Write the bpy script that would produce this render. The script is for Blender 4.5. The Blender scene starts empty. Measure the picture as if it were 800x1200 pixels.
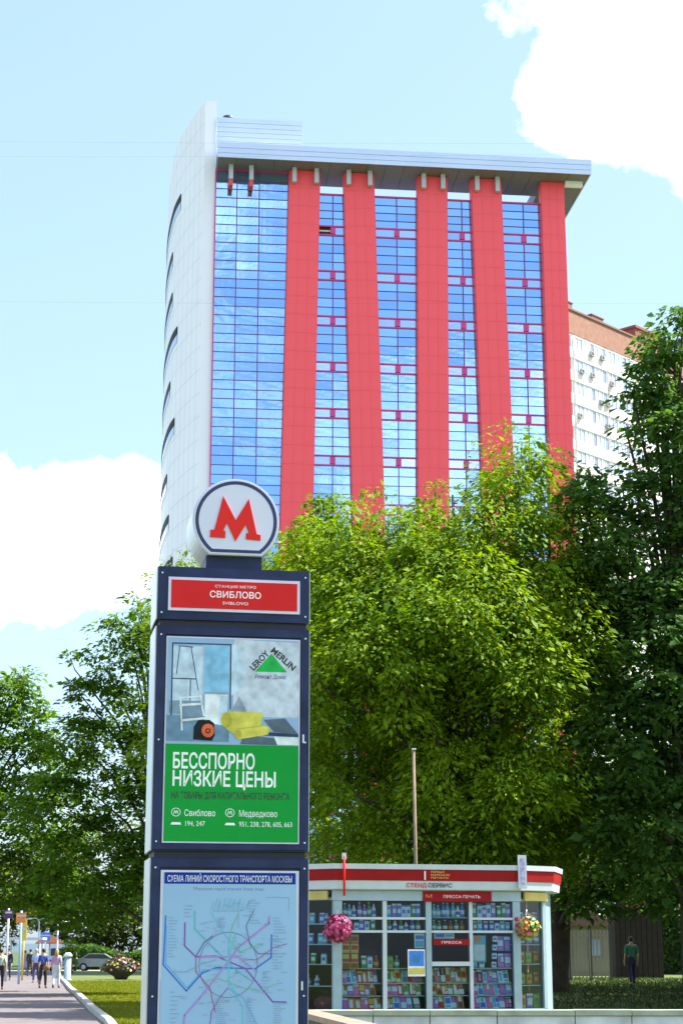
import bpy, math, random
import numpy as np
from mathutils import Vector, Matrix, Euler
random.seed(7); RNG = np.random.default_rng(11)
R = math.radians
SC = bpy.context.scene
COL = SC.collection

# ------------------------------------------------------------------ camera
F = 2080.0; PITCH = math.atan(515/2080); EYE = 1.6
cd = bpy.data.cameras.new('camera'); cam = bpy.data.objects.new('camera', cd); COL.objects.link(cam)
cam.location = (0, 0, EYE); cam.rotation_euler = (math.pi/2 + PITCH, 0, 0)
cd.sensor_fit = 'VERTICAL'; cd.sensor_height = 36; cd.lens = 36*F/1200; cd.clip_start = .1; cd.clip_end = 6000
SC.camera = cam

# ------------------------------------------------------------------ survey helpers (bearing + distance -> metres)
_fw = Vector((0, math.cos(PITCH), math.sin(PITCH))); _up = Vector((0, -math.sin(PITCH), math.cos(PITCH)))
def ray(x, y): return Vector((1, 0, 0))*((x-400)/F) + _up*((600-y)/F) + _fw
def atY(x, y, Y): r = ray(x, y); return Vector((0, 0, EYE)) + r*(Y/r.y)
def atZ(x, y, Z=0): r = ray(x, y); return Vector((0, 0, EYE)) + r*((Z-EYE)/r.z)
def gx(px, Y): return (px-400)/F*(Y*math.cos(PITCH) - EYE*math.sin(PITCH))
def proj(p):
    d = Vector(p) - Vector((0, 0, EYE)); w = d.dot(_fw)
    return 400+F*d.x/w, 600-F*d.dot(_up)/w

# ------------------------------------------------------------------ light, sky, exposure
SUN_EL, SUN_AZ = 55.0, 10.0          # azimuth of the sun measured from +X, counter-clockwise (from the right, a little behind the tower)
sv = Vector((math.cos(R(SUN_AZ))*math.cos(R(SUN_EL)), math.sin(R(SUN_AZ))*math.cos(R(SUN_EL)), math.sin(R(SUN_EL))))
sl = bpy.data.lights.new('sun', 'SUN'); sl.energy = 4.0; sl.angle = R(.5); sl.color = (1, .95, .86)
so = bpy.data.objects.new('sun', sl); COL.objects.link(so); so.rotation_euler = (-sv).to_track_quat('-Z', 'Y').to_euler()
so.location = (30, 10, 90)
SC.view_settings.view_transform = 'Standard'; SC.view_settings.look = 'None'
SC.view_settings.exposure = 1.78; SC.view_settings.gamma = 1
W = bpy.data.worlds.new('World'); SC.world = W; W.use_nodes = True
def build_world():
    nt = W.node_tree; N = nt.nodes; L = nt.links; N.clear()
    def nd(t, **k):
        n = N.new(t)
        for a, b in k.items(): setattr(n, a, b)
        return n
    def mth(op, a, b=None, c=None, clamp=False):
        n = nd('ShaderNodeMath', operation=op, use_clamp=clamp)
        for i, v in enumerate((a, b, c)):
            if v is None: continue
            if isinstance(v, (int, float)): n.inputs[i].default_value = v
            else: L.new(v, n.inputs[i])
        return n.outputs[0]
    sky = nd('ShaderNodeTexSky', sky_type='NISHITA'); sky.sun_disc = False
    sky.sun_elevation = R(SUN_EL); sky.sun_rotation = R(90-SUN_AZ)
    sky.air_density = 1.0; sky.dust_density = 1.6; sky.ozone_density = 2.0
    tc = nd('ShaderNodeTexCoord'); D = tc.outputs['Generated']
    n1 = nd('ShaderNodeTexNoise'); L.new(D, n1.inputs['Vector']); n1.inputs['Scale'].default_value = 11; n1.inputs['Detail'].default_value = 9; n1.inputs['Roughness'].default_value = .62
    n2 = nd('ShaderNodeTexNoise'); L.new(D, n2.inputs['Vector']); n2.inputs['Scale'].default_value = 3.1; n2.inputs['Detail'].default_value = 5; n2.inputs['Roughness'].default_value = .5
    vmp = nd('ShaderNodeMapping'); L.new(D, vmp.inputs['Vector']); vmp.inputs['Location'].default_value = (1.2, 8.3, 3.3); vmp.inputs['Scale'].default_value = (1, 1, 2.2); L.new(vmp.outputs[0], n2.inputs['Vector'])
    field = None
    for (px, py, r) in [(800, 60, .062), (745, 10, .055), (705, 45, .032), (700, 95, .036), (655, 120, .022), (740, 120, .042), (790, 150, .034), (690, 150, .024),
                        (860, 100, .07), (900, -40, .12), (20, 632, .036), (80, 612, .030), (140, 596, .026), (178, 620, .026), (-60, 630, .05), (60, 655, .030), (130, 645, .030), (-160, 640, .07)]:
        d = ray(px, py).normalized()
        v = nd('ShaderNodeVectorMath', operation='DISTANCE'); L.new(D, v.inputs[0]); v.inputs[1].default_value = d
        f = mth('SUBTRACT', 1.0, mth('DIVIDE', v.outputs['Value'], r))
        f = mth('MULTIPLY', f, min(1.0, r/.04))
        field = f if field is None else mth('MAXIMUM', field, f)
    rag = mth('MULTIPLY_ADD', n1.outputs['Fac'], 1.5, -.75)
    placed = mth('MULTIPLY_ADD', mth('ADD', field, rag), 2.3, .30, clamp=True)
    vc = nd('ShaderNodeVectorMath', operation='DISTANCE'); L.new(D, vc.inputs[0]); vc.inputs[1].default_value = ray(330, 300).normalized()   # the clear stretch of sky in view
    clear = mth('MULTIPLY', mth('SUBTRACT', 1.0, mth('DIVIDE', vc.outputs['Value'], .42), clamp=True), .9)
    gen = mth('MULTIPLY_ADD', mth('SUBTRACT', mth('ADD', n2.outputs['Fac'], mth('MULTIPLY', rag, .12)), clear), 6.0, -3.1, clamp=True)  # general clouds, made denser out of view to brighten the shaded fins
    mask = mth('MAXIMUM', placed, mth('MULTIPLY', gen, .85))
    # thin high veil that pales the blue everywhere
    mx0 = nd('ShaderNodeMix', data_type='RGBA'); mx0.inputs[0].default_value = .42
    L.new(sky.outputs[0], mx0.inputs[6]); mx0.inputs[7].default_value = (2.45, 3.5, 4.75, 1)
    mx = nd('ShaderNodeMix', data_type='RGBA'); L.new(mask, mx.inputs[0])
    L.new(mx0.outputs[2], mx.inputs[6]); mx.inputs[7].default_value = (11.5, 11.4, 11.6, 1)
    bg = nd('ShaderNodeBackground'); bg.inputs['Strength'].default_value = .09
    L.new(mx.outputs[2], bg.inputs['Color'])
    out = nd('ShaderNodeOutputWorld'); L.new(bg.outputs[0], out.inputs['Surface'])
build_world()

# ------------------------------------------------------------------ materials
_M = {}
def mat(name, col, rough=.6, metal=0.0, var=.08, scale=4.0, bump=0.0, spec=.5, detail=4, isl=0.0, emis=None):
    if name in _M: return _M[name]
    m = bpy.data.materials.new(name); m.use_nodes = True; nt = m.node_tree; b = nt.nodes['Principled BSDF']
    b.inputs['Roughness'].default_value = rough; b.inputs['Metallic'].default_value = metal; b.inputs['Specular IOR Level'].default_value = spec
    tc = nt.nodes.new('ShaderNodeTexCoord'); no = nt.nodes.new('ShaderNodeTexNoise')
    no.inputs['Scale'].default_value = scale; no.inputs['Detail'].default_value = detail; nt.links.new(tc.outputs['Object'], no.inputs['Vector'])
    cr = nt.nodes.new('ShaderNodeValToRGB'); nt.links.new(no.outputs['Fac'], cr.inputs[0])
    cr.color_ramp.elements[0].position = .3; cr.color_ramp.elements[1].position = .7
    cr.color_ramp.elements[0].color = (*[max(0, c*(1-var)) for c in col], 1); cr.color_ramp.elements[1].color = (*[min(1, c*(1+var)) for c in col], 1)
    outc = cr.outputs[0]
    if isl:
        ge = nt.nodes.new('ShaderNodeNewGeometry'); hs = nt.nodes.new('ShaderNodeHueSaturation')
        mr = nt.nodes.new('ShaderNodeMapRange'); mr.inputs[3].default_value = 1-isl; mr.inputs[4].default_value = 1+isl
        nt.links.new(ge.outputs['Random Per Island'], mr.inputs[0]); nt.links.new(mr.outputs[0], hs.inputs['Value']); nt.links.new(outc, hs.inputs['Color']); outc = hs.outputs[0]
    nt.links.new(outc, b.inputs['Base Color'])
    if bump:
        bp = nt.nodes.new('ShaderNodeBump'); bp.inputs['Strength'].default_value = bump; bp.inputs['Distance'].default_value = .02
        n2 = nt.nodes.new('ShaderNodeTexNoise'); n2.inputs['Scale'].default_value = scale*6; n2.inputs['Detail'].default_value = 6
        nt.links.new(tc.outputs['Object'], n2.inputs['Vector']); nt.links.new(n2.outputs['Fac'], bp.inputs['Height']); nt.links.new(bp.outputs[0], b.inputs['Normal'])
    _M[name] = m; return m
def leafmat(name, a, b_, trans=.35, ns=.45):
    m = bpy.data.materials.new(name); m.use_nodes = True; nt = m.node_tree; N = nt.nodes; L = nt.links; N.clear()
    ge = N.new('ShaderNodeNewGeometry'); tc = N.new('ShaderNodeTexCoord'); no = N.new('ShaderNodeTexNoise'); no.inputs['Scale'].default_value = ns; no.inputs['Detail'].default_value = 3
    L.new(tc.outputs['Object'], no.inputs['Vector'])
    ad = N.new('ShaderNodeMath'); ad.operation = 'ADD'; L.new(ge.outputs['Random Per Island'], ad.inputs[0]); L.new(no.outputs['Fac'], ad.inputs[1])
    mr = N.new('ShaderNodeMapRange'); mr.inputs[1].default_value = .25; mr.inputs[2].default_value = 1.35; L.new(ad.outputs[0], mr.inputs[0])
    mx = N.new('ShaderNodeMix'); mx.data_type = 'RGBA'; L.new(mr.outputs[0], mx.inputs[0]); mx.inputs[6].default_value = (*a, 1); mx.inputs[7].default_value = (*b_, 1)
    df = N.new('ShaderNodeBsdfPrincipled'); df.inputs['Roughness'].default_value = .65; df.inputs['Specular IOR Level'].default_value = .18; L.new(mx.outputs[2], df.inputs['Base Color'])
    tr = N.new('ShaderNodeBsdfTranslucent'); hs = N.new('ShaderNodeHueSaturation'); hs.inputs['Hue'].default_value = .492; hs.inputs['Saturation'].default_value = 1.15; hs.inputs['Value'].default_value = 1.5
    L.new(mx.outputs[2], hs.inputs['Color']); L.new(hs.outputs[0], tr.inputs['Color'])
    ms = N.new('ShaderNodeMixShader'); ms.inputs[0].default_value = trans; L.new(df.outputs[0], ms.inputs[1]); L.new(tr.outputs[0], ms.inputs[2])
    o = N.new('ShaderNodeOutputMaterial'); L.new(ms.outputs[0], o.inputs[0]); return m
def glassmat(name, tint=(.8, .88, .9), refl=.12):
    m = bpy.data.materials.new(name); m.use_nodes = True; nt = m.node_tree; N = nt.nodes; L = nt.links; N.clear()
    t = N.new('ShaderNodeBsdfTransparent'); t.inputs[0].default_value = (*tint, 1)
    g = N.new('ShaderNodeBsdfGlossy'); g.inputs['Roughness'].default_value = .02
    fr = N.new('ShaderNodeFresnel'); fr.inputs[0].default_value = 1.33
    ms = N.new('ShaderNodeMixShader'); L.new(fr.outputs[0], ms.inputs[0]); L.new(t.outputs[0], ms.inputs[1]); L.new(g.outputs[0], ms.inputs[2])
    o = N.new('ShaderNodeOutputMaterial'); L.new(ms.outputs[0], o.inputs[0]); return m

# ------------------------------------------------------------------ mesh helpers
class MB:
    def __init__(s): s.v = []; s.f = []; s.m = []; s.sm = []
    def face(s, pts, m=0, smooth=False):
        b = len(s.v); s.v += [tuple(p) for p in pts]; s.f.append(tuple(range(b, b+len(pts)))); s.m.append(m); s.sm.append(smooth); return s
    def box(s, x0, x1, y0, y1, z0, z1, m=0, mtx=None):
        b = len(s.v); P = [(x, y, z) for z in (z0, z1) for y in (y0, y1) for x in (x0, x1)]
        if mtx is not None: P = [tuple(mtx @ Vector(p)) for p in P]
        s.v += P
        for q in ((0, 2, 3, 1), (4, 5, 7, 6), (0, 1, 5, 4), (2, 6, 7, 3), (0, 4, 6, 2), (1, 3, 7, 5)):
            s.f.append(tuple(b+i for i in q)); s.m.append(m); s.sm.append(False)
        return s
    def tube(s, pts, rad, n=8, m=0, caps=True):
        pts = [Vector(p) for p in pts]; b = len(s.v)
        if not isinstance(rad, (list, tuple)): rad = [rad]*len(pts)
        for i, p in enumerate(pts):
            t = (pts[min(i+1, len(pts)-1)]-pts[max(i-1, 0)]).normalized()
            a = t.cross(Vector((0, 1, 0)) if abs(t.y) < .9 else Vector((1, 0, 0))).normalized(); c = t.cross(a)
            for k in range(n):
                an = 2*math.pi*k/n; s.v.append(tuple(p + (a*math.cos(an)+c*math.sin(an))*rad[i]))
        for i in range(len(pts)-1):
            for k in range(n):
                s.f.append((b+i*n+k, b+i*n+(k+1) % n, b+(i+1)*n+(k+1) % n, b+(i+1)*n+k)); s.m.append(m); s.sm.append(True)
        if caps:
            s.f.append(tuple(b+k for k in range(n))[::-1]); s.m.append(m); s.sm.append(False)
            e = b+(len(pts)-1)*n; s.f.append(tuple(e+k for k in range(n))); s.m.append(m); s.sm.append(False)
        return s
    def lathe(s, prof, c=(0, 0, 0), n=12, m=0):
        return s.tube_axis([(c[0], c[1], c[2]+z) for r, z in prof], [r for r, z in prof], n, m)
    def tube_axis(s, pts, rad, n, m):
        b = len(s.v)
        for p, r in zip(pts, rad):
            for k in range(n):
                an = 2*math.pi*k/n; s.v.append((p[0]+r*math.cos(an), p[1]+r*math.sin(an), p[2]))
        for i in range(len(pts)-1):
            for k in range(n):
                s.f.append((b+i*n+k, b+i*n+(k+1) % n, b+(i+1)*n+(k+1) % n, b+(i+1)*n+k)); s.m.append(m); s.sm.append(True)
        s.f.append(tuple(b+k for k in range(n))[::-1]); s.m.append(m); s.sm.append(False)
        e = b+(len(pts)-1)*n; s.f.append(tuple(e+k for k in range(n))); s.m.append(m); s.sm.append(False)
        return s
    def ball(s, c, rx, ry, rz, nu=10, nv=6, m=0):
        prof = []
        b = len(s.v)
        for j in range(nv+1):
            t = math.pi*j/nv
            for k in range(nu):
                an = 2*math.pi*k/nu; s.v.append((c[0]+rx*math.sin(t)*math.cos(an), c[1]+ry*math.sin(t)*math.sin(an), c[2]-rz*math.cos(t)))
        for j in range(nv):
            for k in range(nu):
                s.f.append((b+j*nu+k, b+j*nu+(k+1) % nu, b+(j+1)*nu+(k+1) % nu, b+(j+1)*nu+k)); s.m.append(m); s.sm.append(True)
        return s
    def prism(s, poly, v0, v1, m=0, ms=None):
        """polygon in (u,z), extruded along local y from v0 (front) to v1"""
        n = len(poly); b = len(s.v); ms = m if ms is None else ms
        s.v += [(u, v0, z) for u, z in poly] + [(u, v1, z) for u, z in poly]
        s.f.append(tuple(b+i for i in range(n))); s.m.append(m); s.sm.append(False)
        s.f.append(tuple(b+n+i for i in range(n))[::-1]); s.m.append(ms); s.sm.append(False)
        for i in range(n):
            j = (i+1) % n; s.f.append((b+j, b+i, b+n+i, b+n+j)); s.m.append(ms); s.sm.append(False)
        return s
    def hprism(s, poly, z0, z1, m=0):
        n = len(poly); b = len(s.v)
        s.v += [(x, y, z0) for x, y in poly] + [(x, y, z1) for x, y in poly]
        s.f.append(tuple(b+i for i in range(n))[::-1]); s.m.append(m); s.sm.append(False)
        s.f.append(tuple(b+n+i for i in range(n))); s.m.append(m); s.sm.append(False)
        for i in range(n):
            j = (i+1) % n; s.f.append((b+i, b+j, b+n+j, b+n+i)); s.m.append(m); s.sm.append(False)
        return s
    def mesh(s, name, mats):
        me = bpy.data.meshes.new(name); me.from_pydata(s.v, [], s.f)
        for mm in (mats if isinstance(mats, (list, tuple)) else [mats]): me.materials.append(mm)
        me.polygons.foreach_set('material_index', s.m); me.polygons.foreach_set('use_smooth', s.sm); me.update(); return me
    def build(s, name, mats, parent=None): return link(name, s.mesh(name, mats), parent)
def link(name, data, parent=None, loc=None):
    o = bpy.data.objects.new(name, data); COL.objects.link(o)
    if parent is not None: o.parent = parent
    if loc is not None: o.location = loc
    return o
def tag(o, label=None, cat=None, group=None, kind=None):
    if label: o['label'] = label
    if cat: o['category'] = cat
    if group: o['group'] = group
    if kind: o['kind'] = kind
    return o
def thing(name, label, cat, loc=(0, 0, 0), rz=0.0, group=None):
    o = bpy.data.objects.new(name, None); COL.objects.link(o); o.location = loc; o.rotation_euler = (0, 0, rz); o.empty_display_size = .3
    return tag(o, label, cat, group)
def kids(o): return [c for c in bpy.data.objects if c.parent == o]
def copy_tree(o, loc, rz=0.0, label=None, table=None):
    c = o.copy(); COL.objects.link(c); c.location = loc; c.rotation_euler = (0, 0, rz)
    if label: c['label'] = label
    for k in kids(o):
        d = k.copy(); COL.objects.link(d); d.parent = c
        for g in kids(k):
            e = g.copy(); COL.objects.link(e); e.parent = d
    return c
def flat(mb, poly, v, m=0): mb.face([(u, v, z) for u, z in poly], m)
def rect(u0, u1, z0, z1): return [(u0, z0), (u1, z0), (u1, z1), (u0, z1)]
def stroke(mb, pts, w, v, m=0):
    for (a, b) in zip(pts[:-1], pts[1:]):
        d = Vector((b[0]-a[0], b[1]-a[1])); n = Vector((-d.y, d.x)).normalized()*w/2; e = d.normalized()*w*.3
        flat(mb, [(a[0]-n.x-e.x, a[1]-n.y-e.y), (b[0]-n.x+e.x, b[1]-n.y+e.y), (b[0]+n.x+e.x, b[1]+n.y+e.y), (a[0]+n.x-e.x, a[1]+n.y-e.y)], v, m)
def text(name, s, u, z, v, h, m, parent, width=None, rot=0.0, align='CENTER', shear=0, bold=0.0):
    """flat lettering in the (u,z) plane, facing local -y; h = cap height, width = fitted width"""
    cu = bpy.data.curves.new(name, 'FONT'); cu.body = s; cu.align_x = align; cu.size = 1; cu.shear = shear; cu.offset = bold; cu.resolution_u = 3
    o = bpy.data.objects.new('tmp', cu); COL.objects.link(o)
    dg = bpy.context.evaluated_depsgraph_get(); me = bpy.data.meshes.new_from_object(o.evaluated_get(dg))
    bpy.data.objects.remove(o); bpy.data.curves.remove(cu)
    n = len(me.vertices); co = np.zeros(n*3); me.vertices.foreach_get('co', co); co = co.reshape(-1, 3)
    sy = h/.73; sx = sy
    if width: sx = width/max(1e-6, co[:, 0].max()-co[:, 0].min())
    if align == 'CENTER': co[:, 0] -= (co[:, 0].max()+co[:, 0].min())/2
    elif align == 'LEFT': co[:, 0] -= co[:, 0].min()
    x = co[:, 0]*sx; y = co[:, 1]*sy; c_, s_ = math.cos(rot), math.sin(rot)
    co[:, 0] = u + x*c_ - y*s_; co[:, 2] = z + x*s_ + y*c_; co[:, 1] = v
    me.vertices.foreach_set('co', co.reshape(-1)); me.materials.clear(); me.materials.append(m); me.update(); me.name = name
    return link(name, me, parent)
def quads(name, P, mats, parent, mi=None):
    """P: (n,4,3) array -> one mesh of loose quads"""
    n = len(P); me = bpy.data.meshes.new(name); me.vertices.add(n*4); me.loops.add(n*4); me.polygons.add(n)
    me.vertices.foreach_set('co', P.reshape(-1).astype(np.float32)); me.loops.foreach_set('vertex_index', np.arange(n*4, dtype=np.int32))
    me.polygons.foreach_set('loop_start', np.arange(0, n*4, 4, dtype=np.int32)); me.polygons.foreach_set('loop_total', np.full(n, 4, dtype=np.int32))
    for mm in (mats if isinstance(mats, (list, tuple)) else [mats]): me.materials.append(mm)
    if mi is not None: me.polygons.foreach_set('material_index', mi.astype(np.int32))
    me.update(calc_edges=True); return link(name, me, parent)

# ================================================================== SETTING: ground, pavement, paths
def gz(x, y):
    """ground height: flat, with a low lawn bank on the right behind the kiosk"""
    def ss(a, b, t): t = min(1, max(0, (t-a)/(b-a))); return t*t*(3-2*t)
    return .34*ss(3, 7, x)*ss(44, 62, y)
def sheet(name, xs, ys, m, dz=0, label=None):
    mb = MB(); vs = [(x, y, gz(x, y)+dz) for y in ys for x in xs]; nx = len(xs); mb.v = vs
    for j in range(len(ys)-1):
        for i in range(nx-1): mb.f.append((j*nx+i, j*nx+i+1, (j+1)*nx+i+1, (j+1)*nx+i)); mb.m.append(0); mb.sm.append(True)
    return tag(mb.build(name, m), kind='structure')
M_soil = mat('grass_ground', (.085, .115, .018), .95, var=.35, scale=.35, detail=8, bump=.5)
sheet('ground', [-3000, -400, -60, -30, -12, -4, 0, 3, 4, 5, 6, 7, 9, 14, 30, 80, 400, 3000], [-200, 0, 20, 40, 44, 48, 52, 56, 60, 64, 80, 120, 200, 500, 1500, 5000], M_soil)
KERB = [(-3.1, 28), (-4.15, 34), (-5.41, 42), (-6.95, 50.8), (-8.62, 60.8), (-10.1, 69.5), (-11.59, 78), (-13.56, 90), (-17.6, 114), (-21.3, 138), (-23.0, 149)]
M_pave = mat('pavement_asphalt', (.140, .118, .120), .9, var=.16, scale=.9, detail=8, bump=.3)
mb = MB()
left = [(x-7.5 if y < 60 else x-9, y) for x, y in KERB]
for (a, b, c, d) in zip(KERB[:-1], KERB[1:], left[1:], left[:-1]): mb.face([(*a, .006), (*b, .006), (*c, .006), (*d, .006)])
tag(mb.build('pavement', M_pave), kind='structure')
mb = MB(); mb.face([(-90, 150, .006), (60, 150, .006), (60, 161, .006), (-90, 161, .006)])
tag(mb.build('cross_path', mat('path_dust', (.42, .39, .31), .95, var=.12, scale=.8)), kind='structure')
mb = MB(); mb.face([(-21, -20, .006), (-11.5, 28, .006), (-34, 150, .006), (-52, 150, .006), (-26, 28, .006)])
tag(mb.build('road', mat('road_asphalt', (.055, .055, .058), .85, var=.15, scale=1.2, bump=.2)), kind='structure')
# kerb: a continuous footing with separate kerb stones on it
M_kerb = mat('kerb_stone', (.42, .42, .38), .9, var=.12, scale=3, bump=.3)
mb = MB()
for (a, b) in zip(KERB[:-1], KERB[1:]): mb.face([(a[0]+.02, a[1], .03), (a[0]+.20, a[1], .03), (b[0]+.20, b[1], .03), (b[0]+.02, b[1], .03)])
kerb = tag(mb.build('kerb', M_kerb), kind='structure')
ks = MB().box(0, .18, .006, .988, 0, .135).mesh('kerb_stone', M_kerb)
def along(path, step):
    d = 0.0; out = []
    for (a, b) in zip(path[:-1], path[1:]):
        L = math.dist(a, b)
        while d < L:
            t = d/L; out.append((a[0]+(b[0]-a[0])*t, a[1]+(b[1]-a[1])*t, math.atan2(-(b[0]-a[0]), b[1]-a[1]))); d += step
        d -= L
    return out
for (x, y, a) in along(KERB, 1.0):
    o = link('kerb_stone', ks, kerb, (x+.02+random.uniform(-.006, .006), y, .0)); o.rotation_euler = (0, 0, a)
# grass blades where the lawn is near enough to show them
def grass(name, n, sampler, hgt, label, gm=None):
    p = sampler(n); h = RNG.uniform(.5, 1.2, n)*hgt; a = RNG.uniform(0, 2*np.pi, n); w = .012+.008*RNG.random(n)
    dx, dy = np.cos(a)*w*1.6, np.sin(a)*w*1.6; lx, ly = RNG.normal(0, .35, n)*h, RNG.normal(0, .35, n)*h
    P = np.zeros((n, 4, 3)); z0 = p[:, 2]
    P[:, 0] = np.stack([p[:, 0]-dx, p[:, 1]-dy, z0], 1); P[:, 1] = np.stack([p[:, 0]+dx, p[:, 1]+dy, z0], 1)
    P[:, 2] = np.stack([p[:, 0]+lx+dx*.2, p[:, 1]+ly+dy*.2, z0+h], 1); P[:, 3] = np.stack([p[:, 0]+lx-dx*.2, p[:, 1]+ly-dy*.2, z0+h], 1)
    return tag(quads(name, P, gm or M_grass, None), label, 'grass', kind='stuff')
M_grass = leafmat('grass_blade', (.09, .15, .010), (.22, .23, .02), .3, .5)
def lawn_left(n):
    y = 41 + 60*RNG.random(n)**1.5; kx = np.interp(y, [k[1] for k in KERB], [k[0] for k in KERB]); x = kx+.25+RNG.random(n)*6.0*(y/60)
    return np.stack([x, y, np.zeros(n)], 1)
grass('lawn_grass', 70000, lawn_left, .075, 'sunlit short lawn grass between the pavement kerb and the metro pylon')
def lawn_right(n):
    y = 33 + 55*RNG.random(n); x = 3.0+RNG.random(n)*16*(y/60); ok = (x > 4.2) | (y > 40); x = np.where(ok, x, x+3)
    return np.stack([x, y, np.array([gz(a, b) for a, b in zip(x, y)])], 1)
grass('shaded_grass', 30000, lawn_right, .09, 'grass coloured dark for shade under the dark trees right of the kiosk', leafmat('shade_toned_blade', (.018, .045, .010), (.06, .085, .018), .2, .5))  # blade colour darkened to put the tree shade into the grass

# ================================================================== OFFICE TOWER
TO = atY(252, 600, 130); TH = R(6.3)
tower = thing('office_tower', 'tall office tower with slanting red fins, blue glass and a white curved wall', 'office building', (TO.x, TO.y, 0), TH)
M_red = mat('fin_red', (.985, .085, .105), .5, var=.06, scale=.35, isl=.03)
M_redcore = mat('fin_joint_red', (.84, .085, .10), .6)
M_frame = mat('frame_plum', (.17, .05, .22), .5)
M_mag = mat('frame_magenta', (.62, .05, .25), .5)
def pane_mat(name, col, rough):
    m = bpy.data.materials.new(name); m.use_nodes = True; nt = m.node_tree; b = nt.nodes['Principled BSDF']
    oi = nt.nodes.new('ShaderNodeObjectInfo'); ge = nt.nodes.new('ShaderNodeNewGeometry'); ad = nt.nodes.new('ShaderNodeMath'); ad.operation = 'ADD'
    nt.links.new(oi.outputs['Random'], ad.inputs[0]); nt.links.new(ge.outputs['Random Per Island'], ad.inputs[1])
    fr = nt.nodes.new('ShaderNodeMath'); fr.operation = 'FRACT'; nt.links.new(ad.outputs[0], fr.inputs[0])
    mr = nt.nodes.new('ShaderNodeMapRange'); mr.inputs[3].default_value = .86; mr.inputs[4].default_value = 1.12; nt.links.new(fr.outputs[0], mr.inputs[0])
    hs = nt.nodes.new('ShaderNodeHueSaturation'); hs.inputs['Color'].default_value = (*col, 1); nt.links.new(mr.outputs[0], hs.inputs['Value']); nt.links.new(hs.outputs[0], b.inputs['Base Color'])
    b.inputs['Metallic'].default_value = .92; b.inputs['Roughness'].default_value = rough
    # slight waviness of the glass sheets
    tc = nt.nodes.new('ShaderNodeTexCoord'); no = nt.nodes.new('ShaderNodeTexNoise'); no.inputs['Scale'].default_value = .9; nt.links.new(tc.outputs['Object'], no.inputs['Vector'])
    bp = nt.nodes.new('ShaderNodeBump'); bp.inputs['Strength'].default_value = .03; bp.inputs['Distance'].default_value = .3; nt.links.new(no.outputs['Fac'], bp.inputs['Height']); nt.links.new(bp.outputs[0], b.inputs['Normal'])
    return m
M_pane = pane_mat('blue_mirror_glass', (.34, .56, .90), .05)
M_pale = pane_mat('pale_band_glass', (.46, .60, .90), .10)
M_open = mat('open_window_dark', (.012, .01, .012), .5)
M_core = mat('tower_core_grey', (.12, .13, .17), .7)
M_white = mat('white_cladding', (.86, .85, .90), .45, var=.03, scale=.15)
M_fascia = mat('fascia_metal', (.58, .66, .84), .35, .25, var=.04, scale=.3)
M_soffit = mat('soffit_panel', (.19, .18, .23), .7, var=.08)
MB().box(-.38, 27.6, .4, 18, 0, 59.0).box(-.38, 5.2, .4, 18, 59.0, 61.7).build('tower_wall', M_core, tower)
bays = [dict(cols=[-.4, 1.3, 3.05, 5.5], band=False, top=61.62, vis=585)]
for uc, vy in ((8.9, 603), (14.0, 592), (19.25, 560), (24.25, 525)): bays.append(dict(cols=[uc-1.98, uc, uc+1.98], band=True, top=59.95, vis=vy, uc=uc))
BZ = 56.93; FL = 3.77; RH = FL/5
pend = []
for bi, b in enumerate(bays):
    fr = MB(); rows = []
    if b['band']:
        for j in range(4): rows.append((BZ+RH/2+.662*j, BZ+RH/2+.662*(j+1), 0))
        k = 0
        while BZ-FL*k+RH/2 > .5:
            zc = BZ-FL*k; rows.append((zc-RH/2, zc+RH/2, 1))
            for j in range(4): rows.append((zc-RH/2-RH*(j+1), zc-RH/2-RH*j, 0))
            for zz in (zc-RH/2, zc+RH/2): fr.box(b['cols'][0], b['cols'][-1], -.10, .05, zz-.055, zz+.055, 1)
            fr.box(b['uc']-.2, b['uc']+.2, -.12, .05, zc-.26, zc+.26, 1)
            k += 1
    else:
        z = b['top']
        while z > .8: rows.append((z-RH, z, 0)); z -= RH
    rows = [r for r in rows if r[0] > .2]
    for z0, z1, bd in rows: fr.box(b['cols'][0], b['cols'][-1], -.06, .05, z0-.019, z0+.019, 0)
    for i, c in enumerate(b['cols']):
        w = .075 if 0 < i < len(b['cols'])-1 else .10
        fr.box(c-w/2, c+w/2, -.075, .05, .2, b['top'], 0 if 0 < i < len(b['cols'])-1 else 1)
    fr.box(b['cols'][0], b['cols'][-1], -.09, .08, b['top'], b['top']+.13, 1)
    g = fr.build('glazing_frame', [M_frame, M_mag], tower); b['obj'] = g
    for (z0, z1, bd) in rows:
        for ci in range(len(b['cols'])-1):
            c0, c1 = b['cols'][ci]+.035, b['cols'][ci+1]-.035
            p = Matrix.Rotation(TH, 3, 'Z') @ Vector(((c0+c1)/2, 0, (z0+z1)/2)) + Vector((TO.x, TO.y, 0))
            x, y = proj(p); vis = y < b['vis'] and not (bi == 0 and y > 572 and x > 246)
            pend.append((0 if vis else 1, y if not vis else -(c1-c0)*(z1-z0), bi, round(c0, 3), round(c1, 3), round(z0+.026, 3), round(z1-.026, 3), bd, ci))
pend.sort(); pane_meshes = {}; rest = {}
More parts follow.
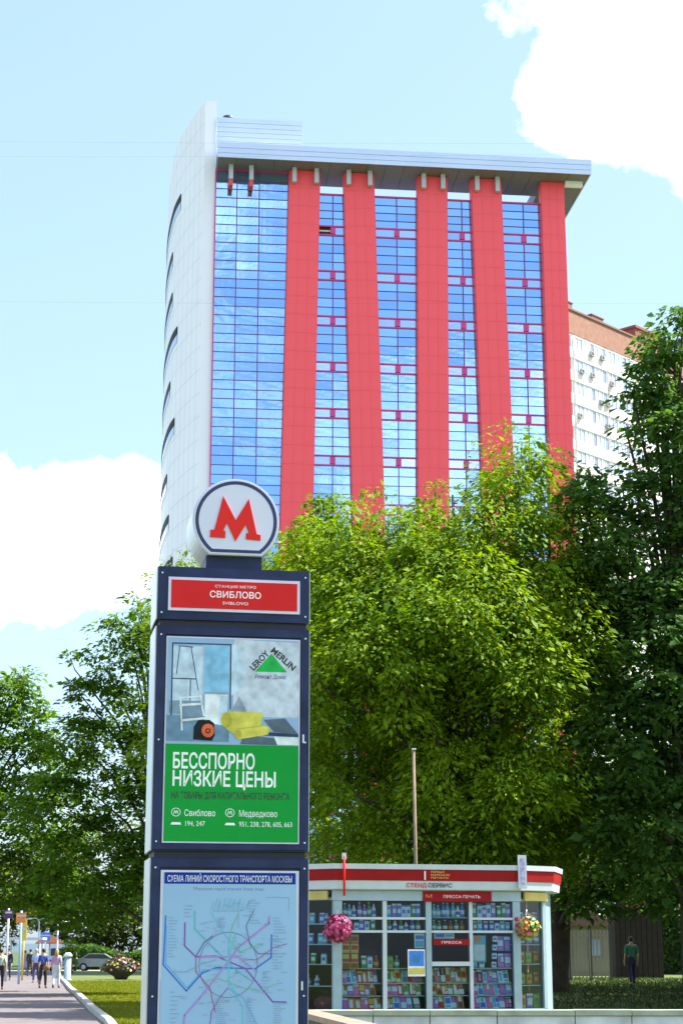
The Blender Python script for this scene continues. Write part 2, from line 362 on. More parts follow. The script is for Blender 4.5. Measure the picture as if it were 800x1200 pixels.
for n, (nv, _, bi, c0, c1, z0, z1, bd, ci) in enumerate(pend):
    opened = bi == 1 and bd and ci == 0 and z0 > 55
    m = M_open if opened else (M_pale if bd else M_pane)
    if n < 300 or opened:
        key = (round(c1-c0, 3), round(z1-z0, 2), m.name)
        if key not in pane_meshes:
            w, h = (c1-c0)/2, (z1-z0)/2; pane_meshes[key] = MB().box(-w, w, 0, .05, -h, h).mesh('pane', m)
        o = link('pane', pane_meshes[key], bays[bi]['obj'], ((c0+c1)/2, 0, (z0+z1)/2))
        o.rotation_euler = (R(random.gauss(0, .22)), 0, R(random.gauss(0, .22)))
        if opened:
            o['label'] = 'dark opened window pane'; o.location.y = .12; o.rotation_euler = (0, 0, 0)
            MB().box(c0+.1, c1-.1, .05, .09, (z0+z1)/2-.05, (z0+z1)/2+.07).build('blind', mat('blind_cream', (.75, .68, .5), .7), bays[bi]['obj'])
    else: rest.setdefault(bi, MB()).box(c0, c1, 0, .05, z0, z1, 1 if bd else 0)
for bi, m_ in rest.items(): tag(m_.build('lower_panes', [M_pane, M_pale], bays[bi]['obj']), kind='stuff')
# slanting fins clad in red panels
FINS = [(6.6, .0165, 2.42, 61.70), (10.9, -.0248, 2.40, 61.70), (16.82, .009, 2.36, 61.70), (21.15, -.0200, 2.40, 61.70), (26.55, -.0030, 1.86, 61.70)]
PH = RH*2
for (uc, s, w, zt) in FINS:
    L = zt-.02
    f = MB().box(-w/2, w/2, -.66, .36, -L, 0).build('fin', M_redcore, tower); f.location = (uc, 0, zt); f.rotation_euler = (0, math.atan(s), 0)
    pw = w/3; pm = MB().box(-pw/2+.007, pw/2-.007, -.68, -.65, -PH/2+.007, PH/2-.007).mesh('panel', M_red)
    rst = MB()
    for k in range(int(L/PH)):
        for c in range(3):
            x = -w/2+pw*(c+.5); z = -.02-PH*(k+.5)
            p = proj(Matrix.Rotation(TH, 3, 'Z') @ Vector((uc-s*z, 0, zt+z)) + Vector((TO.x, TO.y, 0)))
            if p[1] < 612: link('panel', pm, f, (x, random.uniform(-.004, .004), z))
            else: rst.box(x-pw/2+.014, x+pw/2-.014, -.71, -.65, z-PH/2+.014, z+PH/2-.014)
    tag(rst.build('lower_panels', M_red, f), kind='stuff')
    # clad sides of the fin
    sd = MB()
    for k in range(int(L/PH)):
        for sx in (-1, 1): sd.box(sx*w/2-.004*(1-sx)/1-.0, sx*w/2+.03*sx if sx > 0 else -w/2-.03, -.64, -.05, -.02-PH*(k+1)+.014, -.02-PH*k-.014)
    tag(sd.build('side_panels', M_red, f), kind='stuff')
# canopy roof
can = MB().box(-.32, 29.25, -2.34, 2.3, 61.76, 62.8).box(25.9, 29.25, 2.304, 13, 61.76, 62.8).build('canopy', M_soffit, tower)
for k, (z0, z1) in enumerate(((61.70, 62.06), (62.07, 62.48), (62.49, 62.92))):
    MB().box(-.38, 29.32, -2.42-.03*k, -2.345, z0, z1).build('fascia_strip', M_fascia, can)
    MB().box(29.255, 29.33+.03*k, -2.34, 13.05, z0, z1).build('fascia_strip', M_fascia, can)
tag(MB().box(-.34, 29.05, -2.33, 2.29, 62.805, 62.86).build('roof_sheet', M_fascia, can))
sof = MB()
for k in range(20): sof.box(-.25+1.465*k, -.25+1.465*k+1.42, -2.30, 2.27, 61.725, 61.756)
tag(sof.build('soffit_panels', M_soffit, can), kind='stuff')
br = MB().box(-.17, .17, -1.15, -.76, 60.5, 61.72).mesh('bracket', mat('bracket_grey', (.50, .53, .60), .5))
for u in (.75, 2.35, 5.75, 7.5, 10.05, 11.75, 16.05, 17.6, 20.35, 22.0): link('bracket', br, can, (u, 0, 0))
for u in (.75, 2.35): MB().box(u-.16, u+.16, -1.05, -.12, 60.0, 60.49).build('red_block', M_redcore, can)  # small dark red block below each of the two left brackets
MB().box(27.55, 28.95, -1.0, -.6, 61.3, 61.72).build('bracket', M_white, can)
# roof-top plant room with ribbed siding, and a vent
ph = MB().box(-.36, 6.40, -.1, 8, 62.87, 66.2).build('plant_room', M_fascia, tower)
for k in range(8): MB().box(-.40, 6.45, -.16, -.10, 62.90+.41*k, 62.90+.41*k+.38).build('siding_strip', M_fascia, ph)
vt = MB().lathe([(.16, 0), (.16, .45), (.5, .48), (.55, .62), (.42, .85), (.15, .98)], (.55, 1.5, 66.2), 14).build('roof_vent', mat('vent_dark', (.03, .035, .035), .5, .3), tower)
# white curved wall
ARC = [(-1.32, .13), (-2.06, 2.38), (-2.94, 5.97), (-3.4, 8.2), (-3.68, 11.2), (-3.9, 14.8), (-3.97, 18.8), (-3.85, 23), (-3.5, 27)]
def arc_at(v):
    for a, b in zip(ARC[:-1], ARC[1:]):
        if v <= b[1]: t = (v-a[1])/(b[1]-a[1]); return a[0]+(b[0]-a[0])*t
    return ARC[-1][0]
av = np.linspace(.13, 27, 40); au = np.array([arc_at(v) for v in av])
for _ in range(3): au[1:-1] = (au[:-2]+2*au[1:-1]+au[2:])/4
def arcu(v): return float(np.interp(v, av, au))
cw = MB(); n = len(av)
for (z0, z1) in ((0, 67.7),):
    for i in range(n-1):
        a, b = (au[i], av[i]), (au[i+1], av[i+1])
        cw.face([(*b, z0), (*a, z0), (*a, z1), (*b, z1)], 0, False)
        ai, bi_ = (au[i]+.88, av[i]), (au[i+1]+.88, av[i+1])
        cw.face([(*ai, z0), (*bi_, z0), (*bi_, z1), (*ai, z1)], 0, False)
        cw.face([(*a, z1), (*ai, z1), (*bi_, z1), (*b, z1)], 0)
    cw.face([(au[0], av[0], z0), (au[0]+.88, av[0], z0), (au[0]+.88, av[0], z1), (au[0], av[0], z1)], 0)
cwo = cw.build('curved_wall', M_white, tower)
seam = MB()
for v in (1.1, 2.3, 3.6, 5.0, 6.6, 8.4, 10.4):
    u = arcu(v); seam.box(u-.008, u+.01, v-.018, v+.018, .2, 67.6)
for k in range(36):
    for a, b in zip(av[:-1], av[1:]): seam.face([(arcu(b)-.006, b, 1.88*k), (arcu(a)-.006, a, 1.88*k), (arcu(a)-.006, a, 1.88*k+.035), (arcu(b)-.006, b, 1.88*k+.035)])
tag(seam.build('cladding_joints', mat('joint_grey', (.60, .62, .68), .7), cwo), kind='stuff')
M_rib = mat('ribbon_glass_dark', (.01, .013, .02), .6, spec=.15); M_rib2 = mat('ribbon_glass_pale', (.45, .55, .66), .25, .3)
for k in range(16):
    z = 62.3-3.83*k; vs = (6.3, 9.6, 9.0, 6.5, 9.2, 6.8, 10, 8.2)[k % 8]
    w1 = MB(); w2 = MB(); vv = np.linspace(vs, 25, 22)
    for a, b in zip(vv[:-1], vv[1:]):
        for (w, zz0, zz1, of) in ((w1, z-.62, z, .07), (w2, z-1.35, z-.68, .04)):
            w.face([(arcu(b)-of, b, zz0), (arcu(a)-of, a, zz0), (arcu(a)-of, a, zz1), (arcu(b)-of, b, zz1)])
            w.face([(arcu(b)-of, b, zz1), (arcu(a)-of, a, zz1), (arcu(a)+.02, a, zz1), (arcu(b)+.02, b, zz1)])
            w.face([(arcu(a)-of, a, zz0), (arcu(b)-of, b, zz0), (arcu(b)+.02, b, zz0), (arcu(a)+.02, a, zz0)])
    w1.face([(arcu(vs)-.07, vs, z-.62), (arcu(vs)+.02, vs, z-.62), (arcu(vs)+.02, vs, z), (arcu(vs)-.07, vs, z)])
    ro = w1.build('ribbon_window', M_rib, cwo); 
    tag(w2.build('ribbon_sill_glass', M_rib2, cwo))

# ================================================================== APARTMENT BUILDING
AO = atY(666, 362, 215)
apt = thing('apartment_building', 'white panel apartment block with orange brick top behind the red tower', 'apartment building', (AO.x, AO.y, 0), R(47.27))
M_aw = mat('panel_white', (.72, .68, .66), .8, var=.05, scale=.4); M_brick = mat('brick_orange', (.28, .14, .095), .85, var=.15, scale=1.5)
MB().box(-14, 42, .25, 14, 0, 78.6).build('wall', M_aw, apt)
bb = MB().box(-14.02, 42.02, .1, 14.02, 78.6, 81.7).build('brick_band', M_brick, apt)
MB().box(-14.1, 42.1, -.05, 14.1, 81.7, 81.95).build('roof_edge', mat('roof_edge_brown', (.2, .1, .07), .8), apt)
M_vent = mat('vent_brown', (.20, .10, .08), .8)
for (u0, u1, h) in ((.6, 2.2, 1.3), (6.6, 9.2, 1.0)): MB().box(u0, u1, 1, 2.6, 81.95, 81.95+h).box(u0-.12, u1+.12, .9, 2.7, 81.95+h, 82.1+h).build('roof_vent', M_vent, apt)
MB().box(17.6, 24, 1.5, 8, 81.95, 84.2).box(17.4, 24.2, 1.3, 8.2, 84.2, 84.55).build('stair_tower', mat('brick_dark', (.24, .075, .06), .85, var=.15), apt)
SEG = [(-13, -7.2), (-6.6, .2), (.95, 7.95), (8.5, 14.5), (15.1, 21.1), (21.7, 28.2), (28.8, 35), (35.6, 41)]
M_apane = mat('flat_window_glass', (.33, .40, .50), .12, .3, var=.3, scale=.4, isl=.75); M_afr = mat('window_frame_white', (.78, .78, .8), .6)
wm = {}
for k in range(25):
    zt = 78.25-3.05*k
    for si, (u0, u1) in enumerate(SEG):
        w = round(u1-u0, 2)
        if w not in wm:
            n = int(w/.78); cwid = w/n; a = MB(); p = MB()
            a.box(0, w, -.03, .25, -1.78, -1.68).box(0, w, -.03, .25, -.08, 0)
            for i in range(n+1): a.box(i*cwid-.04 if i else 0, i*cwid+.04 if i < n else w, -.024, .25, -1.68, -.08)
            for i in range(n): p.box(i*cwid+.045, (i+1)*cwid-.045, .05, .2, -1.675, -.085)
            wm[w] = (a.mesh('window', M_afr), p.mesh('window_panes', M_apane))
        wo = link('window', wm[w][0], apt, (u0, 0, zt)); link('window_panes', wm[w][1], wo)
        # parapet panel below each window strip
    pb = MB()
    for (u0, u1) in SEG: pb.box(u0-.05, u1+.05, -.12, .25, zt-3.03, zt-1.80)
    pb.build('parapet', M_aw, apt)
acm = MB().box(-.42, .42, -.48, -.14, -.3, .3, 0); acm.tube([(-.1, -.485, 0), (-.1, -.47, 0)], .22, 10, 1)
acm = acm.mesh('air_conditioner', [mat('ac_grey', (.30, .30, .30), .6), mat('ac_fan_dark', (.03, .03, .03), .6)])
_dF = (Matrix.Rotation(R(47.27), 3, 'Z'))
for (cx, cy) in ((292, 375), (362, 402), (228, 492), (297, 518), (425, 575), (360, 700), (400, 712), (213, 788), (402, 860)):
    r = ray(640+cx/5.714, 350+cy/5.714); nrm = _dF @ Vector((0, 1, 0)); t = (AO-Vector((0, 0, EYE))).dot(nrm)/r.dot(nrm)
    p = _dF.inverted() @ (Vector((0, 0, EYE))+r*t-Vector((AO.x, AO.y, 0))); link('air_conditioner', acm, apt, (p.x, 0, p.z))

# ================================================================== METRO PYLON
PO = atY(275, 1000, 17)
pyl = thing('metro_pylon', 'dark blue metro pylon with round M sign, station nameplate, advert and map', 'signpost', (PO.x, PO.y, 0), R(10.5))
M_navy = mat('navy_metal', (.018, .027, .080), .48, .1, var=.30, scale=3.5, spec=.25, detail=10, bump=.08); M_navy2 = mat('navy_recess', (.012, .015, .03), .6)
M_side = mat('pale_side_metal', (.62, .66, .70), .35, .5, var=.06); M_edge = mat('lavender_frame', (.62, .60, .74), .4, .1)
M_signw = mat('sign_white', (.64, .64, .80), .35, var=.02); M_signr = mat('sign_red', (.66, .018, .02), .5, var=.04, spec=.15); M_ink = mat('ink_navy', (.018, .022, .10), .4)
def slab(name, z0, z1, wid=.742, d=.7):
    o = MB().box(-wid-.04, wid-.04, 0, d, z0, z1).build(name, M_navy, pyl)
    return o
foot = MB().box(-.9, .82, -.1, .8, 0, .12).build('plinth', mat('plinth_stone', (.25, .24, .23), .8), pyl)
low = slab('lower_cabinet', .12, 2.455); mid = slab('middle_cabinet', 2.515, 4.655); head = slab('head_cabinet', 4.715, 5.235)
MB().box(-.755, .675, .03, .67, 2.456, 2.514).build('seam_joint', M_navy2, pyl); MB().box(-.755, .675, .03, .67, 4.656, 4.714).build('seam_joint', M_navy2, pyl)
for z0, z1 in ((.14, 2.45), (2.52, 4.65), (4.72, 5.23)):
    MB().box(-.794, -.783, .03, .67, z0, z1).build('side_panel', M_side, pyl)
    MB().box(.7025, .713, .03, .67, z0, z1).build('side_panel', M_side, pyl)
    # raised front lip of the cabinet
for o, z0, z1 in ((low, .14, 2.44), (mid, 2.53, 4.64)):
    lip = MB()
    for (a, b, c, d) in ((-.78, -.70, z0, z1), (.62, .70, z0, z1), (-.70, .62, z1-.075, z1), (-.70, .62, z0, z0+.05)): lip.box(a, b, -.022, -.001, c, d)
    lip.build('door_frame', M_navy, o)
    MB().box(.636, .652, -.03, -.023, (z0+z1)/2-.04, (z0+z1)/2+.04).build('lock', M_side, o)
# nameplate
np_ = MB().box(-.682, .605, -.016, -.001, 4.80, 5.13).build('nameplate', M_edge, head)
MB().box(-.655, .578, -.021, -.0165, 4.828, 5.102).build('red_panel', M_signr, np_)
M_tx = mat('lettering_white', (.85, .85, .88), .4)
text('lettering', 'СТАНЦИЯ МЕТРО', -.03, 5.038, -.0225, .026, M_tx, np_, .40)
text('lettering', 'СВИБЛОВО', -.03, 4.940, -.0225, .064, M_tx, np_, .50, bold=.012)
text('lettering', 'SVIBLOVO', -.03, 4.872, -.0225, .030, M_tx, np_, .25)
# advert poster
M_pb = mat('poster_blue', (.30, .44, .66), .55, var=.06, scale=1.5, spec=.15); M_pg = mat('poster_green', (.008, .30, .045), .55, var=.03, spec=.12)
ad = MB().box(-.688, .612, -.012, -.001, 2.588, 4.548).build('advert_poster', M_edge, mid)
MB().box(-.675, .600, -.0150, -.0125, 3.515, 4.535).build('picture_panel', M_pb, ad)
MB().box(-.675, .600, -.0152, -.0125, 2.602, 3.514).build('green_panel', M_pg, ad)
def PP(x, y): return (-.675+(x-195)*(1.275/155.0), 4.535-(y-748)*.00803)      # photo survey -> poster metres
def PC(x, y): return PP(185+x/4.571, 745+y/4.571)
cols = dict(pale=(.50, .62, .76), wall=(.55, .60, .72), dark=(.045, .06, .12), steel=(.20, .28, .38), sky=(.24, .50, .74), white=(.72, .76, .82), yellow=(.62, .56, .10), yel2=(.48, .40, .06), orange=(.72, .13, .05), black=(.012, .015, .02), floor=(.16, .27, .40), green=(.02, .42, .08), grey=(.10, .14, .19), grey2=(.30, .36, .46))
ck = list(cols); CM = [mat('print_'+k, cols[k], .55, var=.24, scale=9, spec=.15) for k in ck]
art = MB()
def A(poly, c, lay): flat(art, [PC(*p) for p in poly], -.0155-.0006*lay, ck.index(c))
def S(pts, w, c, lay): stroke(art, [PC(*p) for p in pts], w, -.0155-.0006*lay, ck.index(c))
A([(380, 580), (47, 580), (47, 440), (380, 440)][::-1], 'floor', 1)
A([(400, 440), (755, 440), (755, 25), (400, 15)], 'wall', 1)
A([(380, 430), (430, 330), (470, 400), (470, 440), (380, 440)], 'grey2', 2); A([(385, 40), (440, 60), (470, 250), (430, 300), (385, 330)], 'pale', 2)
A([(245, 310), (375, 310), (375, 50), (245, 50)], 'sky', 2); A([(75, 430), (235, 430), (235, 60), (75, 60)], 'pale', 2)
S([(72, 440), (72, 45), (385, 45), (385, 400)], .012, 'dark', 3); S([(240, 50), (240, 320)], .008, 'pale', 4); S([(75, 240), (200, 240)], .010, 'dark', 4)
S([(110, 60), (95, 215)], .008, 'dark', 4); S([(170, 65), (212, 300)], .008, 'dark', 4); S([(105, 60), (180, 65)], .008, 'dark', 4); S([(170, 245), (170, 360)], .009, 'dark', 4)
A([(60, 430), (230, 430), (230, 360), (60, 360)], 'steel', 3)
A([(250, 480), (365, 490), (372, 315), (248, 315)], 'white', 4); A([(320, 488), (365, 490), (372, 330), (330, 330)], 'pale', 5); S([(248, 318), (372, 318)], .012, 'grey2', 6)
S([(120, 350), (130, 520)], .016, 'white', 6); S([(225, 330), (245, 440)], .016, 'white', 6); S([(118, 385), (235, 375)], .022, 'white', 6); S([(128, 468), (260, 452)], .022, 'white', 6); S([(118, 345), (222, 335)], .012, 'white', 6)
A([(135, 455), (240, 445), (230, 395), (130, 400)], 'steel', 5)
def disc(cx, cy, r, c, lay, n=16, sq=1.0): A([(cx+r*math.cos(-2*math.pi*i/n), cy+r*sq*math.sin(-2*math.pi*i/n)) for i in range(n)], c, lay)
A([(190, 570), (290, 575), (305, 545), (300, 480), (275, 462), (215, 465), (193, 500)], 'black', 7); disc(268, 520, 34, 'orange', 8, sq=1.1); disc(268, 522, 14, 'black', 9); disc(268, 522, 8, 'orange', 10)
A([(440, 590), (640, 592), (630, 555), (460, 540)], 'grey', 5); A([(565, 455), (680, 445), (752, 530), (620, 520)], 'grey', 5); A([(560, 540), (752, 545), (752, 530), (560, 520)], 'dark', 6); A([(640, 590), (752, 590), (752, 548), (620, 545)], 'white', 6)
A([(370, 515), (430, 550), (545, 500), (560, 440), (555, 415), (385, 412), (340, 425), (345, 480)], 'yellow', 7); A([(430, 565), (590, 535), (600, 500), (570, 485), (430, 505), (410, 540)], 'yellow', 8); S([(430, 507), (570, 487)], .010, 'yel2', 9); disc(365, 460, 30, 'yel2', 9, sq=1.4); disc(428, 536, 20, 'yel2', 10, sq=1.2)
A([(515, 190), (690, 190), (603, 88)], 'green', 3)
art.build('printed_picture', CM, ad)
M_tb = mat('lettering_black', (.015, .02, .02), .4)
def arc_word(s, a, b, h):
    (u0, z0), (u1, z1) = PC(*a), PC(*b); L = math.hypot(u1-u0, z1-z0); text('lettering', s, (u0+u1)/2, (z0+z1)/2, -.0175, h, M_tb, ad, L*.94, math.atan2(z1-z0, u1-u0), bold=.03)
arc_word('LEROY', (505, 190), (598, 88), .062); arc_word('MERLIN', (594, 72), (722, 185), .062)
uu, zz = PC(598, 228); text('lettering', 'Ремонт Дома', uu, zz, -.0175, .042, M_ink, ad, .30, 0, shear=.25)
def GP(x, y): return PP(190+x/4.706, 870+y/4.706)
for s, x0, x1, y0, y1, mm, bo in (('БЕССПОРНО', 66, 512, 72, 158, M_tx, .02), ('НИЗКИЕ ЦЕНЫ', 66, 628, 172, 255, M_tx, .02), ('НА ТОВАРЫ ДЛЯ КАПИТАЛЬНОГО РЕМОНТА', 62, 705, 288, 325, M_tb, .02),
                                  ('Свиблово', 134, 300, 384, 420, M_tx, 0), ('Медведково', 430, 638, 384, 420, M_tx, 0), ('194, 247', 140, 245, 446, 474, M_tx, 0), ('951, 238, 278, 605, 663', 430, 720, 446, 474, M_tx, 0)):
    a, b = GP(x0, y1), GP(x1, y0); text('lettering', s, a[0], a[1], -.0162, b[1]-a[1], mm, ad, b[0]-a[0], align='LEFT', bold=bo)
ic = MB()
for cx in (88, 380):
    pts = [(cx+24*math.cos(2*math.pi*i/14), 400+22*math.sin(2*math.pi*i/14)) for i in range(15)]; stroke(ic, [GP(*p) for p in pts], .006, -.0162)
    stroke(ic, [GP(cx-12, 410), GP(cx-6, 390), GP(cx, 406), GP(cx+6, 390), GP(cx+12, 410)], .006, -.0162)
for cx in (88, 380): flat(ic, [GP(cx-28, 468), GP(cx+30, 468), GP(cx+24, 455), GP(cx-20, 455)], -.0162)
ic.build('printed_icons', M_tx, ad)
# map board
mp = MB().box(-.690, .612, -.012, -.001, .80, 2.338).build('map_board', M_edge, low)
MB().box(-.665, .588, -.0150, -.0125, .82, 2.318).build('map_sheet', mat('map_blue', (.30, .47, .70), .4, var=.05, scale=1.2, spec=.2), mp)
def MP(x, y): px, py = 180+x/4.444, 1010+y/4.444; return (-.690+(px-189)*(1.30/160.0), 2.338-(py-1021)*.00800)
MB().box(-.655, .578, -.0165, -.0151, MP(0, 118)[1], MP(0, 60)[1]).build('map_header', mat('header_blue', (.008, .03, .28), .5, spec=.15), mp)
a = MP(395, 108); text('lettering', 'СХЕМА ЛИНИЙ СКОРОСТНОГО ТРАНСПОРТА МОСКВЫ', a[0], a[1], -.0178, .060, M_tx, mp, 1.17)
M_gt = mat('lettering_grey', (.13, .20, .36), .4)
a = MP(390, 150); text('lettering', 'Moscow rapid transit lines map', a[0], a[1], -.0162, .030, M_gt, mp, .66)
lc = dict(blue=(.02, .12, .55), lblue=(.08, .38, .72), purple=(.22, .05, .40), violet=(.36, .22, .60), teal=(.08, .42, .50), cyan=(.10, .50, .62), brown=(.10, .13, .28), green=(.16, .48, .36), grey=(.22, .32, .48), red=(.38, .06, .30))
lk = list(lc); LM = [mat('line_'+k, lc[k], .4, var=.05) for k in lk]
ml = MB()
def ln(c, pts, w=.008, lay=0): stroke(ml, [MP(*p) for p in pts], w, -.0157-.0003*lay, lk.index(c))
ring = [(392+148*math.cos(2*math.pi*i/40), 525+163*math.sin(2*math.pi*i/40)) for i in range(41)]; ln('brown', ring, .006, 1)
ln('blue', [(70, 280), (63, 525), (182, 655), (262, 565), (330, 540), (530, 545), (610, 490), (612, 375)], .013, 2)
ln('lblue', [(75, 330), (75, 520), (185, 640), (265, 550), (400, 545)], .010, 3)
ln('purple', [(168, 315), (168, 430), (226, 485), (330, 482), (480, 545), (620, 710), (690, 712)], .013, 4)
ln('teal', [(217, 255), (217, 345), (330, 455), (440, 560), (520, 610)], .012, 5)
ln('violet', [(598, 285), (598, 315), (440, 440), (400, 500), (250, 690), (175, 775), (172, 820)], .018, 6)
ln('cyan', [(430, 365), (395, 470), (395, 600), (440, 690), (468, 730), (468, 850), (440, 1000)], .011, 7)
ln('red', [(228, 485), (228, 560), (300, 640), (330, 760)], .009, 8); ln('green', [(440, 270), (410, 330), (395, 400), (450, 460), (560, 420)], .010, 9)
ln('violet', [(250, 485), (440, 485), (540, 560)], .012, 10); ln('brown', [(226, 485), (266, 415), (310, 380)], .010, 11)
ln('grey', [(330, 255), (440, 255), (440, 340)], .004, 11); ln('grey', [(580, 185), (700, 185), (700, 250)], .004, 11); ln('grey', [(50, 600), (50, 900)], .004, 11)
for c_, pts_ in (('cyan', [(300, 265), (345, 330), (392, 400), (392, 470)]), ('brown', [(520, 250), (480, 330), (500, 420), (545, 470), (640, 470)]), ('green', [(270, 610), (330, 590), (392, 610), (470, 640), (560, 650), (640, 620)]), ('grey', [(110, 560), (180, 560), (260, 520), (330, 500)]), ('lblue', [(560, 860), (520, 780), (470, 690), (392, 640)]), ('purple', [(300, 860), (310, 760), (350, 690), (392, 640)]), ('red', [(690, 420), (620, 440), (540, 500), (470, 500)])): ln(c_, pts_, .007, 12)
st = random.Random(4)
for i in range(120):
    a_ = st.uniform(0, 6.28); r_ = st.uniform(.2, 1.9); x_, y_ = 392+150*r_*math.cos(a_), 525+165*r_*math.sin(a_)
    if 60 < x_ < 700 and 200 < y_ < 1000: ln('grey', [(x_, y_), (x_+st.uniform(10, 34), y_)], .0042, 13)
for k in range(14): ln('teal', [(300+k*14, 250), (310+k*15+random.uniform(-10, 10), 195+random.uniform(-8, 14))], .004, 12)
rr = random.Random(3)
for x0, x1, y0, y1, n in ((330, 380, 290, 345, 7), (80, 130, 290, 500, 14), (615, 680, 290, 560, 18), (330, 400, 690, 860, 16), (560, 620, 560, 680, 8), (100, 160, 660, 830, 8), (480, 540, 700, 860, 12), (620, 700, 720, 860, 12), (490, 550, 200, 330, 9), (160, 210, 230, 300, 4)):
    for i in range(n):
        y = y0+(y1-y0)*i/n; x = x0+rr.uniform(0, 8); ln('grey', [(x, y), (x+rr.uniform(20, x1-x0), y)], .0045, 13)
tag(ml.build('map_lines', LM, mp), kind='stuff')
sc_ = MB()
for z in (.3, 1.2, 2.36, 2.6, 3.55, 4.56, 4.78, 5.17):
    for u in (-.742, .662): sc_.tube([(u, -.024 if z < 4.7 else -.002, z), (u, -.028 if z < 4.7 else -.006, z)], .009, 8)
tag(sc_.build('screw_heads', M_side, pyl), kind='stuff')
# round M sign
def DP(x, y): return (-.032+(170+x/4-277)*.00846, 5.715-(550+y/4-613)*.00846)   # enlarged survey -> metres
def dshape(r, chord, n=44):
    a0 = math.asin(chord/r); return [(-.032+r*math.cos(t), 5.715+r*math.sin(t)) for t in np.linspace(a0, math.pi-a0, n)]
neck = MB().box(-.315, .235, .06, .58, 5.236, 5.372).build('sign_neck', M_navy, pyl)
sgn = MB().prism(dshape(.43, -.345), .0, .62, 0, 1).build('round_sign', [M_edge, M_side], pyl)
MB().prism(dshape(.418, -.335), -.008, -.0005, 0).build('sign_face', M_signw, sgn)
o1, o2 = dshape(.404, -.322), dshape(.370, -.290); rg = MB()
for i in range(len(o1)): j = (i+1) % len(o1); rg.face([(o1[i][0], -.0105, o1[i][1]), (o2[i][0], -.0105, o2[i][1]), (o2[j][0], -.0105, o2[j][1]), (o1[j][0], -.0105, o1[j][1])][::-1])
rg.build('blue_ring', M_ink, sgn)
ML = [(307, 334), (308, 300), (326, 299), (365, 137), (425, 250), (485, 145), (524, 312), (542, 316), (542, 342), (474, 338), (474, 310), (487, 308), (472, 268), (425, 350), (384, 264), (368, 302), (378, 304), (377, 336)]
M_mred = mat('letter_red', (.74, .025, .02), .5, var=.02, spec=.15)
mb = MB().prism([DP(*p) for p in ML], -.022, -.009, 0); mb.build('letter', M_mred, sgn)

# ================================================================== KIOSK
KO = atY(500, 1100, 35)
kio = thing('news_kiosk', 'glazed newspaper kiosk with red and white fascia behind the low wall', 'kiosk', (KO.x, KO.y, 0), R(13))
M_kf = mat('kiosk_frame', (.30, .40, .46), .45, .2, var=.1); M_kw = mat('kiosk_white', (.52, .56, .62), .45, var=.05); M_kr = mat('kiosk_red', (.30, .008, .012), .5, var=.10, spec=.15)
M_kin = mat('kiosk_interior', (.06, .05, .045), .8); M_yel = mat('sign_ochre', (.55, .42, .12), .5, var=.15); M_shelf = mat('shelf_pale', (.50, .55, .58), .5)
M_glass = glassmat('shop_glass')
PLAN = [(-2.95, 2.7), (-2.95, 1.5), (-2.5, .7), (-1.765, 0), (1.80, 0), (2.46, .30), (2.95, 1.3), (2.95, 2.7)]
def offs(d):
    out = []; n = len(PLAN)
    for i in range(n):
        p = Vector(PLAN[i]); a = Vector(PLAN[i-1]); b = Vector(PLAN[(i+1) % n])
        e1 = (p-a).normalized(); e2 = (b-p).normalized(); n1 = Vector((e1.y, -e1.x)); n2 = Vector((e2.y, -e2.x)); bis = (n1+n2).normalized(); out.append(tuple(p+bis*d/max(.4, bis.dot(n1))))
    return out
kroof = MB().hprism(offs(.16), 2.74, 2.80).build('ceiling', M_kw, kio)
rf = MB().hprism(offs(.27), 3.16, 3.20).build('roof', mat('roof_sheet_grey', (.35, .36, .38), .6), kio)
def band(name, d0, d1, z0, z1, m, par, th=.02):
    A0, A1, B0 = offs(d0), offs(d1), offs(d0-th); B1 = offs(d1-th); b = MB(); n = len(A0)
    for i in range(n):
        j = (i+1) % n
        b.face([(*A0[i], z0), (*A0[j], z0), (*A1[j], z1), (*A1[i], z1)]); b.face([(*A0[j], z0), (*A0[i], z0), (*B0[i], z0), (*B0[j], z0)]); b.face([(*A1[i], z1), (*A1[j], z1), (*B1[j], z1), (*B1[i], z1)])
    return b.build(name, m, par)
fas = band('fascia', .20, .22, 2.755, 2.915, M_kw, kio); band('red_stripe', .235, .255, 2.917, 3.125, M_kr, fas); band('white_stripe', .275, .285, 3.127, 3.225, M_kw, fas)
MB().hprism(PLAN, 0, .46).build('base', M_kf, kio)
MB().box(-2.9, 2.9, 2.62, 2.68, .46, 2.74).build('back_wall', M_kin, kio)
for (p0, p1) in ((PLAN[0], PLAN[1]), (PLAN[1], PLAN[2]), (PLAN[5], PLAN[6]), (PLAN[6], PLAN[7])):
    dv = Vector((p1[0]-p0[0], p1[1]-p0[1])); MB().box(.0, dv.length-.05, -.02, .02, .47, 2.735, 0, Matrix.Translation((p0[0], p0[1], 0)) @ Matrix.Rotation(math.atan2(dv.y, dv.x), 4, 'Z')).build('side_wall', M_kf, kio)
MB().hprism([(p[0]*.985, p[1]+.02) for p in PLAN], .46, .50).build('floor', M_kin, kio)
FRONTZ = (.50, 2.74)
def post(u0, u1, m=M_kf, v0=-.05, v1=.07, z0=.46, z1=2.54): return MB().box(u0, u1, v0, v1, z0, z1).build('post', m, kio)
post(-1.85, -1.68); post(1.72, 1.87); post(-.03, .08); post(-.88, -.80, M_kw, -.04); post(.84, .905, M_kw, -.04)
beam = MB().box(-1.87, 1.89, -.06, .05, 2.545, 2.735).build('sign_beam', mat('beam_bluegrey', (.34, .42, .50), .5, .2), kio)
rs = MB().box(-.09, 1.28, -.10, -.061, 2.53, 2.725).build('red_signboard', M_kr, kio)
text('lettering', 'ПРЕССА ПЕЧАТЬ', .68, 2.600, -.102, .055, M_tx, rs, .74); text('lettering', 'М', .02, 2.605, -.102, .06, mat('letter_orange', (.75, .25, .05), .4), rs, .12)
